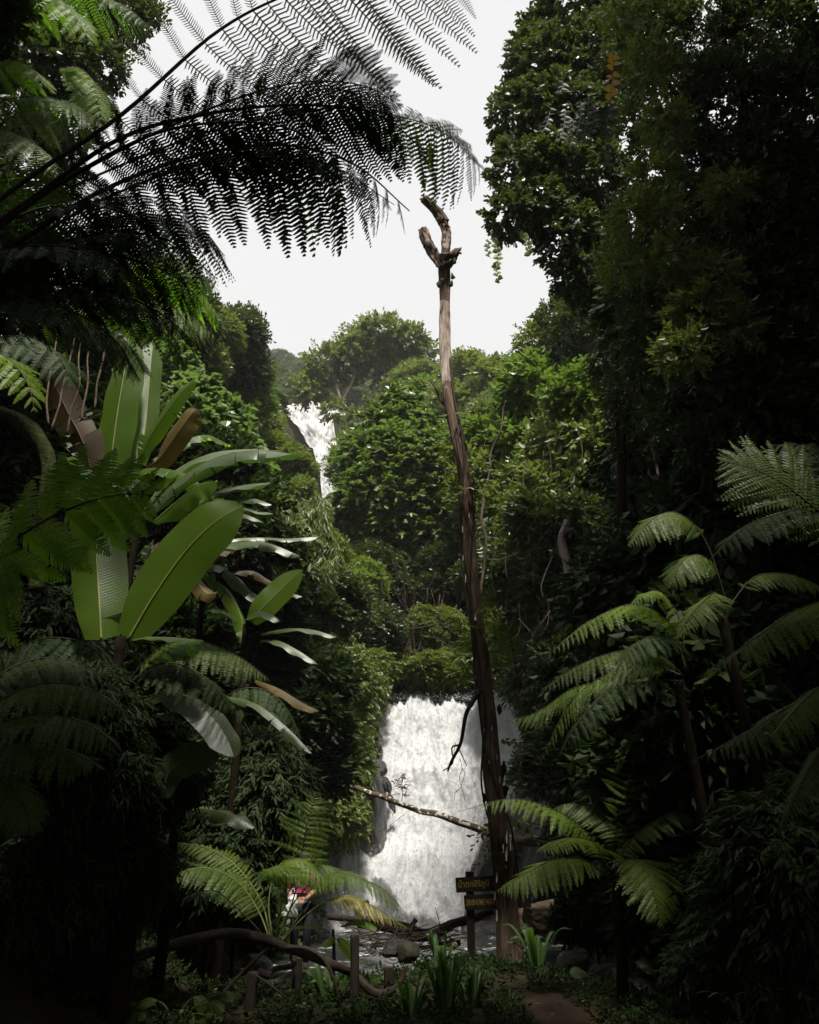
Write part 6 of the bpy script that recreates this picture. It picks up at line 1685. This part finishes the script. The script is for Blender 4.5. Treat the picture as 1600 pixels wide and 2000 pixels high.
leaf_plant("broad_leaved_sapling", 345, 1960, 10.2, "leafy sapling with pale heart shaped leaves in the bottom left", [(0, 75, 40, 26, 2.7), (5, 78, 34, 18, .3), (-5, 72, 34, 26, -.6), (12, 40, 44, 44, -.2), (-30, 30, 34, 24, 3.0), (40, 30, 32, 24, -.2), (60, 18, 36, 26, -.1), (10, 10, 40, 30, -.8), (-40, -5, 36, 26, 3.3), (60, 0, 40, 26, -.3), (30, -10, 44, 26, -.7), (80, -15, 34, 22, -.2), (-70, 10, 30, 22, 2.8), (-10, 55, 30, 22, 3.4)], 'banana')
leaf_plant("broad_leaved_sapling", 210, 1985, 9.8, "dim leafy sapling at the bottom edge left of the pale leaved one", [(0, 40, 30, 34, 1.3), (-30, 20, 34, 24, 2.8), (30, 15, 34, 24, .2), (0, 0, 40, 30, -.5), (-50, 0, 30, 20, 3.2), (50, 0, 30, 20, .1)], 'banana')
leaf_plant("broad_leaved_sapling", 640, 1945, 12.2, "large strap leaved plant right of the spotted post", [(0, 20, 60, 22, -1.4), (12, 25, 60, 20, -1.3), (-40, 30, 50, 14, -.9), (-30, 40, 60, 12, 2.6), (-60, 0, 40, 16, -.4), (30, 45, 40, 12, 1.2)], 'banana')
leaf_plant("broad_leaved_sapling", 720, 1900, 12.4, "green blades between the tall post and the short post", [(-5, 25, 50, 12, .5), (0, 30, 46, 16, -.6), (-30, 30, 30, 22, .1), (20, 18, 40, 12, -.2), (-10, 50, 34, 10, 1.2)], 'banana')
leaf_plant("broad_leaved_sapling", 1175, 1890, 12.6, "dark plant with two grey arrow shaped leaves right of the trunk", [(10, 40, 44, 30, .6), (60, 25, 44, 30, -.3), (20, 0, 44, 34, -.9), (-30, 10, 40, 26, 3.0), (70, -10, 40, 26, -.4), (-10, 50, 34, 22, 1.8)], 'banana_grey')
leaf_plant("broad_leaved_sapling", 60, 1900, 9.5, "dim broad leaved plant by the thick left post", [(0, 20, 40, 22, 1.2), (20, 0, 36, 22, -.2), (-25, 0, 36, 22, 3.2), (0, -20, 40, 24, -1.2), (-40, -35, 36, 22, 2.8)], 'banana_grey')
leaf_plant("broad_leaved_sapling", 790, 1965, 11.4, "small spotted leaved plant below the rail's hooked end", [(-5, 20, 26, 18, .9), (0, 5, 24, 14, -.2), (-20, -10, 30, 16, -1.2), (10, -20, 26, 14, .2)], 'banana')
strap_plant(870, 1995, 10.8, "tall clump of upright strap leaves at the bottom centre", 26, 125, 'strap', 1, 11, .55)
strap_plant(920, 1990, 11.2, "strap leaved clump at the path's left edge", 18, 90, 'strap', 2, 9, .8)
strap_plant(860, 1925, 13.5, "one long leaf and short blades before the signpost", 8, 100, 'strap', 9, 13, .5)
strap_plant(800, 2000, 11.0, "strap leaved clump at the very bottom left of centre", 16, 80, 'strap', 3, 10, .8)
strap_plant(1050, 1900, 14.0, "dark strap leaved plant right of the trunk's foot", 16, 85, 'strap', 4, 12, .9)
strap_plant(990, 1990, 11.0, "short grass tuft on the path near the bottom", 20, 50, 'strap', 5, 4, .9)
strap_plant(1520, 2000, 9.8, "arching pale grass blades in the bottom right corner", 18, 70, 'leaf_grey' if False else 'banana_grey', 6, 8, 1.6)
strap_plant(1590, 1990, 9.6, "second tuft of arching grass at the right corner", 14, 70, 'banana_grey', 7, 8, 1.6)
strap_plant(1450, 1990, 9.9, "small tuft of arching grass left of the corner tufts", 10, 55, 'banana_grey', 8, 6, 1.5)
strap_plant(640, 1975, 11.8, "strap leaved plant behind the fork of the rail", 10, 85, 'strap', 11, 13, .8)
strap_plant(1100, 1985, 12.0, "grass tuft at the right edge of the path", 16, 45, 'strap', 12, 4, 1.0)

# ground cover: countless small leaves on the forest floor and on the slopes
r = np.random.default_rng(300)
n = 12000
x = r.uniform(-9, 9, n); y = r.uniform(8.5, 20, n)
pathd = np.abs(x - 1.75) < .36
z = ground(x, y)
keep = ~(pathd & (y < 11.6)) & (z > -0.3)
x, y, z = x[keep], y[keep], z[keep]
n = len(x)
V, F = sprays(np.stack([x, y, z + r.uniform(0, .10, n)], 1), np.stack([r.normal(0, 1, n), r.normal(0, 1, n), r.uniform(.3, 1.4, n)], 1), 6, .15, .065, .018, r, 'o', .2)
tag(link("ground_cover", mesh_np("ground_cover", V, F, False, None, M['leaf_floor'])), "small leafy ground cover on the shaded forest floor", kind='stuff')
n = 26000
y = 20 + 95 * r.random(n) ** 1.5; x = xc(y) + r.normal(0, 1, n) * np.interp(y, [20, 40, 115], [7, 11, 22])
z = ground(x, y)
chan = (np.abs(x - xc(y) + 0) < 3.5) & (y < 40)
keep = ~((x > -2.8) & (x < 4.5) & (y < 33.5)) & ~((y > 100) & (np.abs(x - xc(y)) < 5))
x, y, z = x[keep], y[keep], z[keep]; n = len(x)
V, F = sprays(np.stack([x, y, z + r.uniform(0, 1.0, n)], 1), np.stack([r.normal(0, .7, n), r.normal(-.5, .7, n), r.uniform(0, 1.0, n)], 1), 7, .55, .26, .07, r, 'd', .3)
tag(link("undergrowth", mesh_np("undergrowth", V, F, False, None, M['leaf_dark'])), "tangled leafy undergrowth covering the valley slopes", kind='stuff')
# fallen leaves on path and floor
n = 700
x = r.uniform(-4, 5, n); y = r.uniform(9, 16, n); z = ground(x, y) + .03
V, F = leaf_arrays(np.stack([x, y, z], 1), np.stack([r.normal(0, 1, n), r.normal(0, 1, n), r.normal(0, .1, n)], 1), np.stack([r.normal(0, .3, n), r.normal(0, .3, n), np.ones(n)], 1), r.uniform(.05, .11, n), r.uniform(.012, .03, n), 'o')
tag(link("fallen_leaves", mesh_np("fallen_leaves", V, F, False, None, M['leaf_brown'])), "dry brown leaves scattered on the path and forest floor", kind='stuff')

# ------------------------------------------------------------------ hanging vines on the creeper tree
def hanging_strand(pts, label, mat, L, W, step, seed, group=None, cat='vine', shape='h'):
    p = pl(pts)
    t = thing("hanging_vine", p[0], label, cat, group)
    c = curve(p, 30) - np.array(tuple(t.location))
    V, F = tube(c, np.full(30, .006), 5)
    link("stem", mesh_np("stem", V, F, True, None, M['rachis_green']), None, t)
    ln = np.linalg.norm(np.diff(c, axis=0), axis=1).sum()
    m_ = int(ln / step)
    r_ = np.random.default_rng(seed)
    for i in range(m_):
        q = c[int(i / m_ * 29)]
        sgn = 1 if i % 2 else -1
        V, F = leaf_arrays(np.array([q]), np.array([[sgn * .9 + r_.normal(0, .15), -.25 + r_.normal(0, .2), -.55]]), np.array([[sgn * .25, -.8, -.4]]) + r_.normal(0, .15, (1, 3)), [L * r_.uniform(.8, 1.15)], [W * 1.15], shape, 0.08)
        link("leaf", mesh_np("leaf", V, F, False, None, M[mat]), None, t)
    return t


kk = mpp(1190, 250, 10.4)
hanging_strand([(1196, 105, 9.6), (1198, 130, 9.6), (1195, 165, 9.6), (1192, 198, 9.6)], "strand of yellow round leaves hanging before the dark creeper tree", 'leaf_yellow', 17 * kk, 6.5 * kk, 11 * kk, 1)
hanging_strand([(1192, 200, 11), (1186, 240, 11), (1182, 290, 11), (1178, 325, 11)], "strand of paired grey leaves hanging below the yellow ones", 'leaf_grey', 18 * kk, 5 * kk, 7 * kk, 2)
for k, (a, b_) in enumerate([((1150, 195, 11.4), (1135, 280, 11.4)), ((1135, 200, 11.6), (1122, 275, 11.6)), ((1105, 215, 12), (1090, 280, 12)), ((1075, 210, 12), (1058, 262, 12)), ((1160, 200, 11.4), (1152, 262, 11.4)), ((1100, 160, 12), (1090, 185, 12)), ((1120, 235, 11.8), (1112, 290, 11.8))]):
    hanging_strand([a, ((a[0] + b_[0]) / 2 + 4, (a[1] + b_[1]) / 2, a[2]), b_], ["grey leaved strand nearest the yellow strand", "second grey leaved strand left of the yellow one", "grey leaved strand in the middle of the row on the creeper tree", "leftmost grey leaved strand on the creeper tree", "short grey leaved strand right beside the longest one", "tiny grey leaved strand highest on the creeper tree", "low grey leaved strand hanging beneath the row"][k], 'leaf_grey', 16 * kk, 4.5 * kk, 8 * kk, 10 + k, "grey leaved strands on the creeper tree")
kk = mpp(970, 500, 16)
hanging_strand([(966, 470, 16), (973, 500, 16), (970, 525, 16), (976, 553, 16)], "lone leafy vine dangling against the white sky under the creeper tree", 'leaf_vine', 12 * kk, 5 * kk, 6 * kk, 3)
hanging_strand([(1022, 455, 16), (1030, 475, 16), (1034, 500, 16)], "short curly vine tip hanging beside the lone dangling vine", 'leaf_vine', 12 * kk, 5 * kk, 5 * kk, 4)
hanging_strand([(955, 470, 16.2), (952, 485, 16.2), (958, 505, 16.2)], "tiny pale vine tip at the left end of the creeper tree", 'leaf_heart', 10 * kk, 4 * kk, 6 * kk, 5)
# broken stump among the creepers of the right slope
st = P(1115, 1150, 22)
so2 = thing("broken_stump", (st.x, st.y, gz(st.x, st.y)), "pale snapped tree stump among dark creepers on the right slope", "stump")
tube_obj("trunk", [P(1122, 1200, 22), P(1112, 1120, 22), P(1098, 1060, 22), P(1105, 1018, 22)], .13, .10, M['bark_pale'], so2, 40, 16, (2.4, .3, 1.2), so2.location, .05, 61)
tube_obj("snag", [P(1100, 1050, 22), P(1115, 1035, 21.8), P(1135, 1052, 21.6)], .09, .03, M['wood_dark'], so2, 24, 10, (2.4, .3, 1.2), so2.location, .03, 62)
# mossy leaning trunk at the left
o = tube_obj("mossy_trunk", [P(-40, 800, 9.5), P(20, 815, 9.5), P(70, 850, 9.5), P(95, 900, 9.5), P(90, 1000, 9.5), P(70, 1150, 9.5)], .12, .09, M['moss'], None, 70, 16, (2.4, .3, 1.2), (0, 0, 0), .05, 63)
tag(o, "mossy crooked trunk at the left edge behind the backlit fern", "trunk")
# red stems of a bush by the brown banana leaf
for k, (a, b_, c_) in enumerate([((100, 840), (125, 740), (150, 640)), ((130, 850), (150, 760), (160, 650)), ((160, 820), (170, 740), (185, 620)), ((185, 800), (200, 700), (190, 610)), ((95, 830), (90, 760), (110, 650))]):
    o = tube_obj("red_sapling", [P(*a, 11), P(*b_, 11), P(*c_, 11)], .02, .01, M['rock_brown'], None, 24, 6, None, (0, 0, 0), .06, 70 + k)
    tag(o, ["thin reddish shoot leftmost of those beside the brown banana leaf", "reddish shoot crossing the brown banana leaf near its tip", "thin reddish shoot curving left above the brown banana leaf's edge", "reddish shoot closest to the tall upright banana leaf", "short reddish shoot at the far left by the mossy trunk"][k], "sapling", "reddish shoots left of the banana plant")

# ------------------------------------------------------------------ unseen tree crowns round the viewpoint, added and placed to shade the foreground
FT = [(x, y - (2 if x < 0 else 0), 19 + ((x * 7 + y * 3) % 3) * .6, 4.9, .5) for x in (-10, -5, 5, 10) for y in (-10, -5.5)] + [(0.2, -9, 19.5, 4.5, .5), (1.6, -2.9, 20, 3.3, .5)] + [(-7.0, 6.2, 12.5, 2.0, .7)] + [(10.5, 2.5, 19, 4.9, .5), (11.5, 6, 18.5, 4.5, .6), (-10.5, 2, 18, 4.5, .5), (2.4, 6.0, 20.5, 2.0, .4), (6.8, 6.6, 20.5, 3.0, .5)]
FT += [(-12, 7, 13, 4.5, 1.0), (-12, 12, 12, 4, 1.0), (12, 8, 14, 5, 1.0), (13, 14, 13, 5, 1.2), (11, 3, 9, 4, 1.0), (-10, 1, 8, 4, 1.0), (8, -4, 8, 4, 1.0), (-7, -6, 8, 4, 1.0), (0, -11, 8, 5, 1.0)]
for k, (x, y, z, r_, ra) in enumerate(FT):
    t = thing("added_shade_tree", (x, y, gz(x, y)), "unseen tree added near the viewpoint to cast shade", "tree", "unseen trees added to shade the foreground")
    cr = link("crown", CROWN['canopy', 0], None, t, Matrix.Translation(Vector((x, y, z)) - t.location) @ Matrix.Rotation(k, 4, 'Z') @ Matrix.Diagonal((r_, r_, r_ * ra, 1)))
    cr.material_slots[0].link = 'OBJECT'; cr.material_slots[0].material = M['leaf_shaded']
    ly = -8.0 if abs(x) < 6 and y > -3 else 0.0
    V, F = tube(curve([(0, ly, -.3), (.1, ly * .8 + .1, (z - t.location.z) * .6), (0, 0, z - t.location.z)], 12), np.linspace(.25, .1, 12), 9)
    link("trunk", mesh_np("trunk", V, F, True, None, M['stem']), None, t)

# ------------------------------------------------------------------ more forest between the trees, vines and dead wood
MORE = [
    ('droop', 1370, 1480, 13.0, 110, 1.0, 'leaf_shaded', "dark drooping bush hiding the stem of the light topped fern", 'shrub'),
    ('droop', 1540, 1550, 11.8, 110, 1.0, 'leaf_shaded', "dark drooping bush under the right edge ferns", 'shrub'),
    ('droop', 1520, 1290, 12, 110, 1.0, 'leaf_shaded', "dark drooping bush between the right hand ferns", 'shrub'),
    ('droop', 1500, 1850, 10.2, 100, .9, 'leaf_shaded', "dark drooping bush above the corner grass tufts", 'shrub'),
    ('droop', 290, 1500, 9.9, 90, 1.0, 'leaf_shaded', "dark drooping bush under the ribbed grey banana leaf", 'shrub'),
    ('droop', 160, 1450, 8.6, 110, 1.1, 'leaf_shaded', "dark drooping bush behind the layered fronds at the lower left", 'shrub'),
    ('droop', 480, 1560, 15, 100, 1.0, 'leaf_shaded', "dark drooping bush above the arched ground fern", 'shrub'),
    ('fine', 820, 770, 78, 50, .8, 'leaf_mid', "tree filling the gap behind the bare trunk below the skyline tree", 'tree'),
    ('fine', 910, 755, 90, 44, .9, 'leaf_far', "pale tree just right of the bare trunk below the far ridge", 'tree'),
    ('fine', 1075, 770, 50, 60, 1.0, 'leaf_mid', "yellow green tree where the right slope meets the sky", 'tree'),
    ('fine', 1030, 905, 42, 66, 1.0, 'leaf_vine', "leafy shrub behind the thin bare sapling stem", 'shrub'),
    ('bush', 1090, 900, 34, 80, 1.0, 'leaf_vine', "sunny leafy bush in the middle of the right slope", 'shrub'),
    ('droop', 1000, 1050, 34, 60, 1.2, 'leaf_mid', "drooping shrub to the right of the trunk's middle", 'shrub'),
    ('droop', 1050, 1170, 30, 70, 1.0, 'leaf_dark', "drooping shrub above the fern tier right of the trunk", 'shrub'),
    ('fine', 1090, 1010, 32, 70, 1.0, 'leaf_mid', "green shrub left of the broken stump", 'shrub'),
    ('fine', 880, 1140, 40, 60, 1.0, 'leaf_dark', "dark brush left of the trunk above the hollow", 'shrub'),
    ('droop', 700, 1310, 32, 50, .8, 'leaf_vine', "trailing green bush at the top of the left bank", 'shrub'),
    ('fine', 560, 980, 36, 56, .9, 'leaf_bright', "green bush left of the bamboo's crest", 'shrub'),
    ('bush', 480, 1010, 30, 60, .9, 'leaf_bright', "leafy bush behind the reaching banana leaves", 'shrub'),
    ('fine', 660, 1130, 36, 60, 1.0, 'leaf_bright', "soft green bush right of the bamboo spray", 'shrub'),
    ('fine', 470, 740, 40, 44, 1.2, 'leaf_mid', "green tree under the dark rounded tree on the left skyline", 'tree'),
    ('bush', 330, 760, 26, 60, 1.0, 'leaf_mid', "leafy bush between the upright banana leaves and the skyline", 'shrub'),
    ('droop', 1250, 700, 20, 60, 1.1, 'leaf_dark', "drooping dark foliage under the creeper hung tree", 'shrub'),
    ('bush', 1265, 800, 22, 56, 1.0, 'leaf_dark', "dark leafy bush below the right canopy's edge", 'shrub'),
    ('droop', 1190, 1120, 24, 56, 1.0, 'leaf_dark', "drooping dark shrub behind the broken stump", 'shrub'),
    ('droop', 1090, 1330, 26, 70, 1.0, 'leaf_dark', "drooping shrub over the rocks right of the fall's lip", 'shrub'),
    ('bush', 1080, 1420, 27, 50, 1.0, 'leaf_dark', "leafy clump hanging by the right edge of the fall", 'shrub'),
]
for kind, px, py, Y, r, ratio, mat, lab, cat in MORE:
    tree(kind, px, py, Y, r, ratio, mat, lab, None, cat, cat)

r = np.random.default_rng(401)
vt = []
def vine_run(x0, x1, y0, y1, Ya, Yb, n, rad, sag=.3, up=False):
    for k in range(n):
        px, py, Yd = r.uniform(x0, x1), r.uniform(y0, y1), r.uniform(Ya, Yb)
        a = P(px, py, Yd)
        dx, dz = (r.normal(0, 28), r.uniform(40, 150)) if not up else (r.normal(0, 60), r.normal(0, 50))
        b = P(px + dx, py + dz, Yd - r.uniform(0, .6))
        m_ = a.lerp(b, .5) + Vector((r.normal(0, .25), r.normal(0, .2), -sag * r.random()))
        vt.append(tube(curve([a, m_, b], 9), np.full(9, rad * r.uniform(.5, 1.2)), 5))
vine_run(690, 900, 1080, 1260, 35, 38.5, 34, .022)
vine_run(720, 860, 1180, 1330, 33.5, 36, 40, .016, .4, True)
vine_run(950, 1250, 800, 1250, 20, 30, 46, .013)
vine_run(960, 1200, 950, 1300, 20, 26, 36, .012, .4, True)
vine_run(500, 720, 1330, 1640, 24, 27, 30, .010, .3, True)
vine_run(1020, 1180, 1420, 1640, 22, 26, 26, .012, .3, True)
V, F = join(vt)
tag(link("vines", mesh_np("vines", V, F, True, None, M['twig'])), "tangle of thin pale lianas and dead stems hanging among the valley shrubs", kind='stuff')
